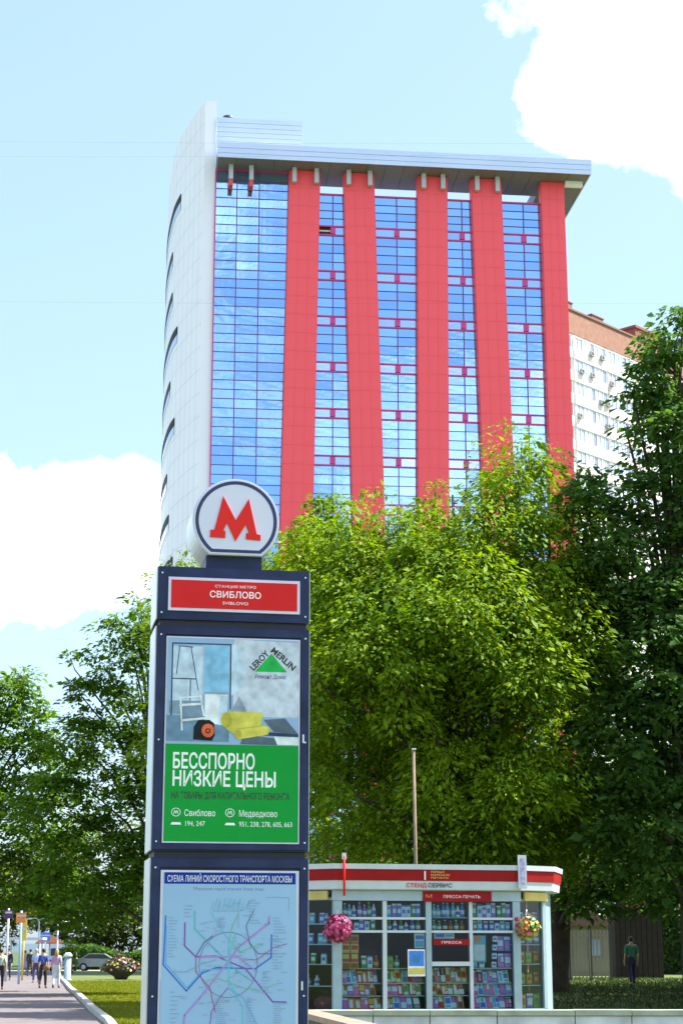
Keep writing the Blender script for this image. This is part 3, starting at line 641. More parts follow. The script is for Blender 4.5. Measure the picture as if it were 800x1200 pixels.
for (z, u0, u1) in ((2.215, -1.68, -.88), (2.215, -.80, -.03), (2.215, .905, 1.72), (1.97, -1.68, -.88), (1.97, -.80, -.03), (1.97, .905, 1.72), (1.97, .08, .84)):
    MB().box(u0, u1, -.035, .03, z-.022, z+.022).build('transom', M_kw, kio)
MB().box(.08, .84, -.06, .05, 1.33, 1.41).build('hatch_sill', M_kw, kio)
hs = MB().box(.10, .83, -.075, -.05, 1.72, 1.83).build('hatch_sign', M_kr, kio); text('lettering', 'ПРЕССА', .47, 1.748, -.0765, .045, M_tx, hs, .40)
MB().box(-1.9, 1.9, -.06, .05, .44, .53).build('window_sill', M_kw, kio)
for (u0, u1) in ((-1.68, -.88), (-.80, -.03), (.08, .84), (.905, 1.72)):
    MB().box(u0, u1, -.004, .004, .53, 2.54).build('window_pane', M_glass, kio)
# angled wings: frame posts, panes, shelves
for sgn_, (P0, P1) in ((-1, ((-1.80, .03), (-2.5, .7))), (1, ((1.84, .03), (2.46, .30)))):
    d = Vector((P1[0]-P0[0], P1[1]-P0[1])); L = d.length; a = math.atan2(d.y, d.x); mt = Matrix.Translation((P0[0], P0[1], 0)) @ Matrix.Rotation(a, 4, 'Z')
    w = MB().box(L-.06, L+.02, -.05, .05, .46, 2.74, 0, mt).box(0, L, -.05, .05, .44, .53, 0, mt).box(0, L, -.04, .04, 2.55, 2.60, 0, mt).build('wing_frame', M_kf, kio)
    MB().box(.03, L-.06, -.004, .004, .53, 2.55, 0, mt).build('window_pane', M_glass, kio)
    sh = 1 if sgn_ > 0 else -1
    for z in (.95, 1.35, 1.72, 2.1): MB().box(.05, L-.05, (.06 if sgn_ > 0 else -.30), (.30 if sgn_ > 0 else -.06), z, z+.02, 0, mt).build('shelf', M_shelf, kio)
    ys = MB().box(.10, L+.02, -.12, -.06, 2.56, 2.725, 0, mt) if sgn_ > 0 else MB().box(.10, L, .06, .12, 2.56, 2.725, 0, mt)
    ys.build('ochre_sign', M_yel, kio)
# shelves & rear stock racks inside
for (u0, u1) in ((-1.67, -.89), (-.79, -.04), (.09, .83), (.915, 1.71)):
    for z in (2.225, 1.965): MB().box(u0, u1, .06, .34, z, z+.016).build('shelf', M_shelf, kio)
    for z, vv in ((.525, .03), (.77, .07), (1.0, .11)): MB().box(u0, u1, vv, vv+.32, z, z+.018).build('shelf', M_shelf, kio)
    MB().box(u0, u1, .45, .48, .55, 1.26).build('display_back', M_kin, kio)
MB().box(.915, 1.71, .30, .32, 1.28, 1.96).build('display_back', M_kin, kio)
# fascia emblem, writing and small upright signs
fw_ = MB(); V = -.268
text('lettering', '1', -.10, 2.935, V, .17, M_tx, fas, None, bold=.015)
for k, s in enumerate(('ПЕРВЫЙ', 'КИОСК', 'ПЕЧАТИ')): text('lettering', s, .02, 3.065-.055*k, V, .036, mat('letter_gold', (.75, .50, .12), .4), fas, (.26, .38, .34)[k], align='LEFT')
text('lettering', 'СТЕНД', -.46, 2.795, -.232, .075, M_signr, fas, .40, align='LEFT', bold=.02); text('lettering', 'СЕРВИС', -.03, 2.795, -.232, .075, M_ink, fas, .48, align='LEFT', bold=.02)
MB().box(1.76, 1.93, -.32, -.295, 2.78, 3.42).build('upright_sign', M_kw, kio); MB().box(1.80, 1.89, -.325, -.321, 2.86, 3.36).build('sign_print', mat('print_mauve', (.35, .32, .55), .4, var=.5, scale=14), kio)
MB().tube([(-1.70, -.32, 2.62), (-1.70, -.32, 3.36)], .022, 8).build('sign_pole', M_signr, kio); MB().box(-1.74, -1.66, -.33, -.31, 3.30, 3.42).build('pole_flag', M_kw, kio)
# --- goods behind the glass: every one a thing
KM = Matrix.Translation((KO.x, KO.y, 0)) @ Matrix.Rotation(R(13), 4, 'Z')
COLS = dict(blue=(.05, .20, .70), cyan=(.10, .50, .75), white=(.78, .80, .86), violet=(.34, .18, .66), pink=(.78, .20, .45), red=(.60, .04, .04), orange=(.80, .26, .04), yellow=(.66, .52, .08), green=(.06, .30, .10), black=(.02, .02, .03), lime=(.35, .48, .08), brown=(.20, .09, .04))
GM = {k: mat('goods_'+k, c, .35, var=.12, scale=9) for k, c in COLS.items()}
acc = dict(blue='white', cyan='white', white='blue', violet='white', pink='white', red='yellow', orange='brown', yellow='red', green='white', black='white', lime='green', brown='orange')
_gm = {}
LAY = [((-.46, .46, .76, .95, 1), (-.28, .24, .10, .64, 2)), ((-.44, .10, .80, .94, 2), (-.40, .40, .34, .72, 1), (-.30, .34, .08, .26, 2)), ((-.40, .40, .84, .95, 1), (-.42, .0, .08, .76, 2), (.06, .42, .42, .76, 1), (.06, .42, .10, .34, 2)), ((-.2, .2, .55, .9, 2), (-.38, .38, .06, .5, 1), (-.44, .44, .92, .97, 2))]
ORD = ('first', 'second', 'third', 'fourth', 'fifth', 'sixth', 'seventh', 'eighth', 'ninth', 'tenth')
_lay = random.Random(2)
def goods(kind, col, u, v, z, label, group, w=.15, h=.22, tilt=.42, yaw=0):
    lay = _lay.randrange(4) if kind == 'magazine' else 0; key = (kind, col, w, h, lay)
    if key not in _gm:
        b = MB()
        if kind == 'magazine':
            b.box(-w/2, w/2, 0, .012, 0, h, 0)
            for (a0, a1, c0, c1, mi) in LAY[lay]: b.face([(a0*w, -.001, h*c0), (a1*w, -.001, h*c0), (a1*w*.96, -.001, h*c1), (a0*w, -.001, h*c1)], mi)
        elif kind == 'bottle':
            r = w/2; b.lathe([(r*.9, 0), (r, .02), (r, h*.58), (r*.42, h*.78), (r*.38, h*.93)], n=10); b.lathe([(r*.46, h*.93), (r*.46, h)], n=10, m=1); b.lathe([(r*1.03, h*.2), (r*1.03, h*.48)], n=10, m=2)
        elif kind == 'packet':
            b.hprism([(-w/2, 0), (w/2, 0), (w/2, .05), (-w/2, .05)], 0, h*.86); b.box(-w*.46, w*.46, .012, .038, h*.86, h, 1); b.face([(-w*.34, -.001, h*.3), (w*.34, -.001, h*.3), (w*.34, -.001, h*.62), (-w*.34, -.001, h*.62)], 2)
        elif kind == 'box':
            b.box(-w/2, w/2, 0, w*.6, 0, h, 0); b.face([(-w*.4, -.001, h*.2), (w*.4, -.001, h*.2), (w*.4, -.001, h*.7), (-w*.4, -.001, h*.7)], 1); b.box(-w/2-.003, w/2+.003, -.003, w*.6+.003, h*.9, h+.003, 2)
        a2 = acc[col]; _gm[key] = b.mesh(kind, [GM[col], GM[a2], GM[{'white': 'pink', 'blue': 'cyan'}.get(a2, 'white') if kind == 'magazine' else a2]])
    o = link(kind, _gm[key]); p = KM @ Vector((u, v, z)); o.location = p; o.rotation_euler = Euler((-tilt if kind == 'magazine' else 0, 0, R(13)+yaw), 'XYZ')
    return tag(o, label, {'magazine': 'magazine', 'bottle': 'bottle', 'packet': 'packet', 'box': 'box'}[kind], group)
rg_ = random.Random(9)
BAY = {'first': (-1.66, -.90, ['orange', 'red', 'white', 'blue', 'yellow', 'green', 'pink', 'violet']), 'second': (-.78, -.05, ['lime', 'green', 'white', 'violet', 'pink', 'yellow', 'cyan', 'red']), 'third': (.10, .82, ['green', 'white', 'red', 'blue', 'cyan', 'orange', 'yellow', 'black']), 'fourth': (.93, 1.70, ['blue', 'violet', 'white', 'cyan', 'white', 'black', 'pink', 'blue'])}
def fill(bn, where, z, v, step, kind, pal, hh, ww, u0=None, u1=None):
    a, b, _ = BAY[bn]; a = a if u0 is None else u0; b = b if u1 is None else u1; u = a+step*.5; i = 0
    while u < b-step*.3:
        c = pal[rg_.randrange(len(pal))]
        goods(kind, c, u+rg_.uniform(-.01, .01), v+rg_.uniform(0, .04), z, '%s %s, %s from the left on the %s of the %s kiosk window' % (c, kind, ORD[i], where, bn), '%s %ss on the %s of the %s kiosk window' % (c, kind, where, bn), ww, round(hh*rg_.choice((.9, 1, 1.1)), 3), yaw=rg_.uniform(-.12, .12)); u += step; i += 1
for bn, (a, b, pal) in BAY.items():
    fill(bn, 'bottom row', .545, .03, .128, 'magazine', pal, .26, .135); fill(bn, 'second row', .79, .07, .112, 'magazine', pal, .27, .118); fill(bn, 'third row', 1.02, .11, .104, 'magazine', pal, .28, .11)
    cold = ['blue', 'cyan', 'white', 'green', 'violet'] 
    fill(bn, 'top shelf', 2.242, .05, .098, 'bottle' if bn in ('third', 'first') else 'packet', cold, .25, .09)
    fill(bn, 'upper shelf', 1.982, .05, .112, 'packet' if bn in ('first', 'fourth') else 'bottle', ['white', 'cyan', 'blue', 'green', 'black'] if bn != 'third' else ['brown', 'black', 'green'], .19, .09)
for k in range(4):
    for c in range(2): goods('box', ('orange', 'red', 'yellow', 'orange')[k], -1.58+.17*c, .06, 1.27+.165*k, '%s box in the %s column of the stack in the first kiosk window, %s layer' % (('orange', 'red', 'yellow', 'orange')[k], ('left', 'right')[c], ('bottom', 'second', 'third', 'top')[k]), 'boxes stacked in the first kiosk window', .155, .16)
for k in range(4): goods('packet', 'white', 1.36+.01*k, .08, 1.30+.16*k, 'small white packet in the hanging column of the fourth kiosk window, %s' % ('lowest', 'second from below', 'third from below', 'topmost')[k], 'white packets hanging in the fourth kiosk window', .09, .12)
for c in range(2):
    for k in range(2): goods('magazine', ('blue', 'violet')[(c+k) % 2], 1.50+.14*c, .08, 1.29+.32*k, '%s magazine on the %s rack at the right of the fourth kiosk window' % (('blue', 'violet')[(c+k) % 2], ('lower', 'upper')[k]), 'magazines racked at the right of the fourth kiosk window', .13, .28, .1)
for q, (u, z, k, c) in enumerate(((-1.22, 1.30, 'packet', 'green'), (-1.10, 1.30, 'packet', 'white'), (-.98, 1.30, 'bottle', 'red'), (-.70, 1.30, 'packet', 'lime'), (-.58, 1.30, 'bottle', 'green'), (.98, 1.30, 'packet', 'cyan'), (1.12, 1.30, 'packet', 'white'))):
    goods(k, c, u, .10, z, '%s %s standing alone above the magazine rows of the %s kiosk window' % (c, k, 'first' if u < -.9 else 'second' if u < 0 else 'fourth'), None, .10, .22)
for (u0, u1) in ((-1.67, -.89), (-.79, -.04), (.915, 1.71)): MB().box(u0, u1, .06, .30, 1.275, 1.292).build('shelf', M_shelf, kio)
def board(name, label, u, v, z, w, h, cols, strips):
    o = link(name, None) if False else thing(name, label, 'poster', KM @ Vector((u, v, z)), R(13))
    MB().box(-w/2, w/2, 0, .012, 0, h).build('sheet', GM[cols[0]], o); s = MB()
    for (a, b, c, d, i) in strips: s.face([(a*w-w/2, -.002, c*h), (b*w-w/2, -.002, c*h), (b*w-w/2, -.002, d*h), (a*w-w/2, -.002, d*h)], i)
    s.build('print', [GM[c] for c in cols[1:]], o)
    return o
board('poster', 'blue poster with a yellow lower strip in the second kiosk window', -.22, -.03, 1.14, .34, .50, ('white', 'blue', 'yellow', 'cyan'), ((.06, .94, .38, .94, 0), (.04, .96, .08, .30, 1), (.3, .7, .5, .8, 2)))
board('paper_notice', 'plain pale paper notice taped in the second kiosk window', -.14, .035, 1.66, .20, .28, ('white', 'cyan', 'blue'), ((.1, .9, .1, .5, 0), (.1, .9, .6, .85, 1)))
board('paper_notice', 'light blue paper notice with an orange corner in the fourth kiosk window', 1.06, .05, 1.40, .26, .50, ('cyan', 'white', 'orange'), ((.08, .92, .06, .66, 0), (.1, .6, .74, .96, 1)))
board('paper_notice', 'white paper notice above the serving hatch of the kiosk', .36, .05, 1.84, .40, .11, ('white', 'blue', 'cyan'), ((.05, .5, .2, .8, 0), (.55, .95, .3, .7, 1)))
# goods in the wings
for i, (u, v, z, k, c) in enumerate(((-2.05, .45, .97, 'bottle', 'white'), (-2.20, .58, .97, 'bottle', 'cyan'), (-1.95, .34, 1.37, 'packet', 'white'), (-2.12, .50, 1.37, 'packet', 'green'), (-2.0, .40, 1.74, 'packet', 'cyan'), (-2.16, .54, 1.74, 'packet', 'blue'), (-1.98, .38, 2.12, 'packet', 'blue'), (-2.14, .52, 2.12, 'packet', 'cyan'), (-1.92, .30, 1.74, 'bottle', 'cyan'), (-1.90, .28, 2.12, 'bottle', 'white'))):
    goods(k, c, u, v, z, '%s %s on the %s shelf of the left kiosk wing' % (c, k, {.97: 'lowest', 1.37: 'second', 1.74: 'third', 2.12: 'top'}[z]), '%s %ss in the left kiosk wing' % (c, k), .11, .2, yaw=-.7)
for z, names in ((.97, 'lowest'), (1.37, 'second'), (1.74, 'third'), (2.12, 'top')):
    for q, (k, c) in enumerate({'lowest': (('packet', 'lime'), ('packet', 'orange'), ('packet', 'brown')), 'second': (('box', 'yellow'), ('packet', 'lime'), ('box', 'brown')), 'third': (('bottle', 'white'), ('bottle', 'cyan'), ('bottle', 'blue')), 'top': (('packet', 'cyan'), ('packet', 'white'), ('packet', 'violet'))}[names]):
        u = 1.97+.17*q; goods(k, c, u, .16+.435*(u-1.84), z+.02, '%s %s on the %s shelf of the right kiosk wing' % (c, k, names), '%s %ss in the right kiosk wing' % (c, k), .13, .21, yaw=.4)
for q, c in enumerate(('yellow', 'violet', 'lime')):
    u = 1.97+.17*q; goods('box', c, u, .16+.435*(u-1.84), .54, '%s box at the bottom of the right kiosk wing' % c, '%s boxes in the right kiosk wing' % c, .15, .26, yaw=.4)
p = KM @ Vector((-2.02, .20, .54)); bag = thing('bag', 'reddish brown bag slumped at the bottom of the left kiosk wing', 'bag', p, R(-30))
MB().ball((0, .14, .11), .26, .12, .14, 12, 8).build('bag_body', mat('bag_maroon', (.16, .045, .04), .7, var=.2), bag); MB().tube([(-.1, .14, .2), (-.08, .14, .32), (.08, .14, .32), (.1, .14, .2)], .012, 6).build('handle', mat('bag_strap', (.06, .02, .02), .7), bag)
GM['magenta'] = mat('petal_magenta', (.52, .07, .22), .7, var=.35, scale=14); GM['rose_dark'] = mat('rose_dark', (.36, .03, .10), .7, var=.3)
def flower_ball(label, c, r, cols, n, seed):
    p = KM @ Vector(c); t = thing('flower_ball', label, 'flowers', p); rr = np.random.default_rng(seed)
    MB().ball((0, 0, 0), r*.5, r*.5, r*.5, 10, 8).build('foliage_core', mat('wreath_green', (.04, .07, .02), .8), t)
    for gi, c_ in enumerate(cols):
        d = rr.normal(size=(n, 3)); d /= np.linalg.norm(d, axis=1)[:, None]; q = d*r*np.array([1, 1, 1.0])*(.42+.75*rr.random((n, 1))**.8)
        s = rr.normal(size=(n, 3)); s -= (s*d).sum(1)[:, None]*d; s /= np.linalg.norm(s, axis=1)[:, None]; s = s+d*rr.normal(0, .6, (n, 1)); u = np.cross(d, s); z = r*(.09+.13*rr.random((n, 1)))
        P = np.stack([q-s*z, q-u*z+d*z*.4, q+s*z, q+u*z+d*z*.4], 1); tag(quads('petals', P, GM[c_] if c_ in GM else c_, t), kind='stuff')
    MB().tube([(0, 0, r*.6), (0, 0, r*1.5)], .008, 5).build('hook', M_side, t)
flower_ball('pink artificial flower ball hanging on the left kiosk post', (-1.80, -.20, 2.02), .23, ['magenta', 'rose_dark', 'magenta'], 170, 1)
flower_ball('orange and yellow flower ball hanging on the right kiosk post', (1.98, -.10, 2.06), .22, ['orange', 'yellow', 'rose_dark', 'lime', 'green'], 90, 2)
fp = thing('utility_pole', 'thin weathered wooden pole rising behind the kiosk roof', 'pole', (gx(489, 40), 40, 0))
MB().tube([(0, 0, 0), (.0, 0, 3.2), (-.03, 0, 6.0)], [.042, .038, .034], 8).build('pole_shaft', mat('pole_wood', (.20, .15, .10), .9, var=.3, scale=3), fp); MB().box(-.07, .03, -.05, .05, 6.0, 6.03).build('pole_cap', M_side, fp)

# ================================================================== UNDERPASS WALLS in front of the kiosk
wl = thing('low_wall', 'low white stone clad wall of the underpass with pale coping', 'wall', (0, 28, 0), 0)
M_clad = mat('stone_cladding', (.56, .57, .66), .55, var=.28, scale=2.2, detail=8); M_cope = mat('coping_stone', (.33, .36, .29), .8, var=.2, scale=3); M_back = mat('wall_core', (.2, .2, .2), .9)
MB().box(-.75, 12, .035, .30, -.8, .655).build('wall_core', M_back, wl)
x = -.7; i = 0
while x < 11.9:
    w = (1.18, .86, 1.02)[i % 3]; MB().box(x+.008, x+w-.008, .0, .034, -.8, .645).build('wall_panel', M_clad, wl); MB().box(x+.005, x+w-.005, -.05, .36, .656, .735+random.uniform(-.004, .004)).build('coping_stone', M_cope, wl); x += w; i += 1
pr = thing('stair_parapet', 'dark parapet with brown granite coping slanting beside the pylon', 'wall', (-.55, 28.0, 0), math.atan2(.95, 5.6) if False else 0)
d = Vector((.87, -5.6)); L = 11.0; a = math.atan2(d.y, d.x); mt = Matrix.Rotation(a, 4, 'Z')
MB().box(0, L, -.16, .10, 0, .66, 0, mt).build('wall_core', mat('parapet_dark', (.07, .09, .08), .8, var=.2), pr)
for k in range(9): MB().box(.02+1.22*k, 1.22*(k+1)-.0, -.20, .14, .661, .74, 0, mt).build('coping_stone', mat('coping_brown', (.33, .20, .15), .6, var=.2, scale=3), pr)

# ================================================================== TREES
def leaf_array(blobs, depth, n_cl, per, size, seed, droop=.5, spread=.5, inner=.25, aspect=.42, thick=1.0, peak=.42, gap=0.0, rise=0.0):
    """blobs: (px, py, rx, ry[, dd]) surveyed at distance depth -> world ellipsoids. Leaves grow on dome-shaped
    boughs (n_cl of them, radius spread) set on and inside the ellipsoids; returns leaf quads and blob centres"""
    rng = np.random.default_rng(seed); k = depth/F/math.cos(PITCH); C_, Rr = [], []
    for b in blobs:
        dd = b[4] if len(b) > 4 else 0.0; c = atY(b[0], b[1], depth+dd); C_.append(c); rx, rz = b[2]*k, b[3]*k; Rr.append((rx, (rx+rz)/2*thick, rz))
    C_ = np.array([list(c) for c in C_]); Rr = np.array(Rr); wgt = (Rr[:, 0]*Rr[:, 2]); wgt = wgt/wgt.sum()
    cen = []; nor = []
    while len(cen) < n_cl*(3 if gap else 1):
        m = n_cl*2; bi = rng.choice(len(C_), m, p=wgt); d = rng.normal(size=(m, 3)); d /= np.linalg.norm(d, axis=1)[:, None]
        r = np.where(rng.random(m) < inner, rng.uniform(.3, .7, m), rng.uniform(.74, 1.0, m)); p = C_[bi]+d*Rr[bi]*r[:, None]
        q = np.linalg.norm((p[:, None, :]-C_[None])/Rr[None], axis=2); q[np.arange(m), bi] = 9; keep = (q.min(1) > .6) | (rng.random(m) < .2); keep &= p[:, 2] > .4
        cen += list(p[keep]); nor += list(d[keep])
    cen = np.array(cen); nor = np.array(nor)
    if gap:                                   # keep the boughs apart so that dark gaps open between them
        ok = []
        for i in range(len(cen)):
            if not ok or np.min(np.linalg.norm(cen[ok]-cen[i], axis=1)) > gap: ok.append(i)
        cen = cen[ok]; nor = nor[ok]
    n_cl = min(n_cl, len(cen)); cen = cen[:n_cl]; nor = nor[:n_cl]; N = n_cl*per
    ci = np.repeat(np.arange(n_cl), per); sp = (spread*rng.uniform(.55, 1.4, n_cl))[ci]
    a = rng.uniform(0, 2*np.pi, N); rr = np.sqrt(rng.random(N)); layer = rng.choice([0, 0, 0, -.28, -.5], N)
    ox = np.cos(a)*rr*sp; oy = np.sin(a)*rr*sp; oz = sp*(.42*(1-rr**2*(1+droop)) + layer + (peak-.42)*(1-rr)) + rng.normal(0, .07, N)*sp
    off = np.stack([ox, oy, oz], 1); o2 = nor[ci]; off += o2*np.array([1, 1, 0])*(rr*sp*.35)[:, None]
    p = cen[ci]+off
    d = np.stack([np.cos(a), np.sin(a), np.zeros(N)], 1)*(.4+rr[:, None]) + o2*np.array([.5, .5, .1]) + rng.normal(size=(N, 3))*.42; d[:, 2] += rise - droop*(.3+.6*rr); d /= np.linalg.norm(d, axis=1)[:, None]
    up = np.array([0, 0, 1.0])+rng.normal(size=(N, 3))*.38+off/sp[:, None]*.5; s = np.cross(d, up); s /= np.maximum(1e-6, np.linalg.norm(s, axis=1))[:, None]
    Lf = size*np.exp(rng.normal(-.05, .32, N))[:, None]; Wf = Lf*aspect; nrm = np.cross(s, d)
    P = np.stack([p, p+d*Lf*.45+s*Wf*.5+nrm*Lf*.03, p+d*Lf-nrm*Lf*.10, p+d*Lf*.45-s*Wf*.5+nrm*Lf*.03], 1)
    return P, C_, Rr
M_bark = mat('bark', (.055, .042, .032), .95, var=.35, scale=3, bump=.6); M_bark2 = mat('bark_pale', (.22, .17, .10), .95, var=.35, scale=2.5, bump=.5)
def tree(name, label, base, depth, blobs, n_cl, per, size, lm, seed, trunk_r=.28, cat='tree', group=None, bark=None, limbs=True, **kw):
    x, y = base; t = thing(name, label, cat, (x, y, gz(x, y)), 0, group); P, C_, Rr = leaf_array(blobs, depth, n_cl, per, size, seed, **kw)
    org = np.array([x, y, gz(x, y)]); cr = quads('crown', P-org, lm, t); cr['kind'] = 'stuff'
    rr = random.Random(seed); top = max(C_[:, 2]); cx = float(np.average(C_[:, 0], weights=Rr[:, 0])); cy = float(np.average(C_[:, 1])); H = top-.2
    def tp(f): # trunk axis: from the base, leaning to the crown's middle
        return Vector(((cx-x)*f**1.4*.8, (cy-y)*f**1.4*.8, H*f))
    pts = [tp(f)+Vector((rr.uniform(-.08, .08), rr.uniform(-.08, .08), 0))*(f > 0) for f in (0, .06, .15, .3, .45, .6, .78, .95)]
    tr = MB().tube(pts, [trunk_r*q for q in (1.35, 1.05, .95, .82, .66, .5, .3, .1)], 9).build('trunk', bark or M_bark, t)
    if limbs:
        for c, r in zip(C_, Rr):
            e = Vector(c)-Vector(org); f = max(.12, min(.8, (e.z/H)*.55)); s = tp(f); mid = s.lerp(e, .5)+Vector((0, 0, .12*(e-s).length))
            tip = e+Vector((rr.uniform(-.5, .5)*r[0], rr.uniform(-.4, .4)*r[1], r[2]*.5)); q = trunk_r*.36*(1-f*.5)
            MB().tube([s, s.lerp(mid, .5)+Vector((0, 0, .05)), mid, mid.lerp(e, .6), e, tip], [q, q*.85, q*.7, q*.5, q*.38, q*.14], 6).build('limb', bark or M_bark, tr)
    return t
LM_yel = leafmat('leaf_yellowgreen', (.032, .125, .008), (.215, .315, .012), .36, .30)
LM_mid = leafmat('leaf_midgreen', (.030, .108, .015), (.115, .205, .020), .45, .4)
LM_dark = leafmat('leaf_bluegreen', (.026, .095, .026), (.095, .17, .034), .48, .5)
LM_far = leafmat('leaf_far', (.025, .060, .012), (.09, .120, .018), .3, .2)
tree('maple_tree', 'big yellow-green ash-leaved maple rising behind the kiosk in front of the tower', (gx(560, 51), 51), 50,
     [(470, 668, 72, 58, -1), (560, 630, 62, 58, -1), (604, 570, 36, 54), (618, 545, 18, 26), (643, 655, 50, 76, -1), (400, 690, 66, 60, -1), (352, 652, 30, 44), (395, 634, 34, 30, -.5), (445, 628, 34, 34, -.5), (530, 720, 90, 66, -2.2), (640, 745, 58, 76, -1.6), (420, 790, 76, 66, -1), (530, 830, 84, 66, 0), (620, 850, 66, 66, .8), (400, 890, 56, 70, 2), (480, 930, 76, 56, 2.2), (580, 945, 80, 50, 2.4), (655, 930, 42, 52, 2.4), (462, 790, 22, 44, -3.6), (430, 742, 26, 26, -3.8), (548, 722, 44, 34, -4), (520, 905, 18, 36, -2.6), (592, 920, 24, 50, -2.4), (642, 915, 22, 46, -1.8), (398, 925, 22, 32, -2), (610, 770, 34, 34, -3.4), (370, 800, 16, 34, -3), (680, 700, 26, 50), (430, 985, 56, 26, 1.2), (545, 995, 66, 24, 1.4), (640, 990, 46, 26, 1.4), (470, 960, 40, 34, -.5), (560, 980, 40, 28, -.8), (505, 596, 20, 14), (470, 620, 24, 16), (530, 800, 110, 190, 4)],
     540, 330, .168, LM_yel, 21, .34, spread=.92, droop=.95, aspect=.46, peak=.62, gap=.58, rise=.06, inner=.2)
tree('maple_tree', 'bright green maple half hidden behind the metro pylon', (gx(272, 58), 58), 57,
     [(285, 720, 50, 70), (240, 745, 38, 72), (300, 820, 60, 90), (230, 850, 46, 80), (219, 674, 10, 20), (330, 700, 34, 66), (345, 800, 40, 90), (350, 930, 46, 80)], 190, 260, .19, LM_yel, 22, .26, peak=.8, rise=.1, spread=.9, droop=.7)
tree('slender_tree', 'slim dark green treetop standing out just above the maple', (gx(383, 62), 62), 62, [(383, 598, 18, 22), (375, 640, 26, 44), (390, 700, 30, 60)], 90, 50, .22, LM_mid, 23, .16, spread=.42, droop=.4)
tree('poplar_tree', 'tall dark blue-green poplar at the right edge of the view', (gx(822, 49), 49.5), 49,
     [(800, 368, 14, 26), (790, 405, 20, 28), (778, 440, 24, 30), (768, 500, 22, 50), (741, 462, 8, 12), (733, 505, 11, 11), (800, 520, 40, 70), (746, 590, 30, 42), (690, 556, 12, 14), (688, 604, 26, 38), (780, 640, 66, 60, .5), (722, 672, 48, 54), (770, 740, 76, 70, -.5), (706, 770, 42, 70), (790, 850, 66, 80, -.8), (730, 880, 50, 70), (770, 960, 76, 52), (850, 700, 70, 140, 1), (856, 480, 50, 110, 1), (850, 900, 70, 130, 1), (770, 1010, 60, 34)],
     520, 120, .20, LM_dark, 24, .30, spread=.66, droop=.6, aspect=.62, peak=.5, gap=.3, thick=1.25)
tree('shade_tree', 'dense dark tree filling the shade between the kiosk and the poplar', (gx(648, 60), 60), 60, [(690, 760, 50, 120), (680, 900, 66, 90, -3), (700, 1000, 80, 50), (640, 1000, 60, 50, 3), (770, 1020, 66, 46, 4), (740, 930, 60, 70, 5), (820, 1000, 70, 60, -4), (860, 900, 90, 120, 3), (690, 1040, 50, 26, -2)], 420, 80, .28, LM_dark, 25, .42, spread=.8, droop=.5, bark=M_bark)
tree('shade_tree', 'unseen tall dark tree added outside the right edge behind the poplar for its shade', (gx(985, 52), 52), 52, [(960, 640, 90, 170), (900, 800, 60, 120), (1000, 840, 120, 160), (930, 960, 90, 70), (1020, 960, 110, 80, -4)], 360, 90, .28, LM_dark, 31, .36, spread=.95, droop=.5, thick=1.3)  # out-of-view tree added to darken the right side with its shade
tree('shade_tree', 'dark tree added beyond the right edge so that its boughs shade the lawn', (gx(960, 66), 66), 66, [(910, 880, 110, 150), (870, 1010, 90, 60, -8), (1010, 820, 140, 210, 2), (1130, 860, 120, 190, -4), (940, 990, 100, 80, 9), (1060, 960, 150, 110, -9), (1080, 960, 150, 110, 12), (805, 1040, 46, 28, -2)], 620, 90, .30, LM_dark, 29, .40, spread=.95, droop=.5, thick=1.5)  # mostly out-of-view tree, added to keep sun off the right lawn
tree('lime_tree', 'open crowned tree with sparse sky gaps left of the pylon', (gx(196, 70), 70), 70,
     [(165, 712, 16, 24), (150, 745, 26, 30), (128, 790, 24, 26), (160, 800, 22, 30), (180, 760, 20, 40), (88, 785, 12, 26), (95, 815, 20, 22), (130, 850, 40, 28), (170, 880, 32, 34), (90, 870, 36, 32), (110, 930, 56, 40), (165, 960, 46, 54), (70, 950, 46, 38), (120, 1010, 66, 46), (180, 1040, 50, 50), (90, 1050, 46, 36), (230, 900, 60, 120)],
     520, 74, .19, LM_mid, 26, .22, spread=.55, droop=.5, aspect=.6)
tree('lime_tree', 'loose crowned tree leaning in over the pavement at the left edge', (gx(-50, 77), 77), 76,
     [(20, 800, 14, 28), (5, 830, 22, 30), (40, 845, 22, 26), (62, 860, 16, 28), (30, 800, 10, 20), (-30, 840, 50, 60), (20, 890, 42, 34), (60, 900, 30, 30), (0, 960, 50, 50), (50, 980, 46, 40), (-50, 940, 60, 90), (15, 1030, 60, 32), (70, 1040, 36, 28), (-70, 1020, 60, 50)],
     440, 74, .20, LM_mid, 27, .24, spread=.6, droop=.5, aspect=.6)
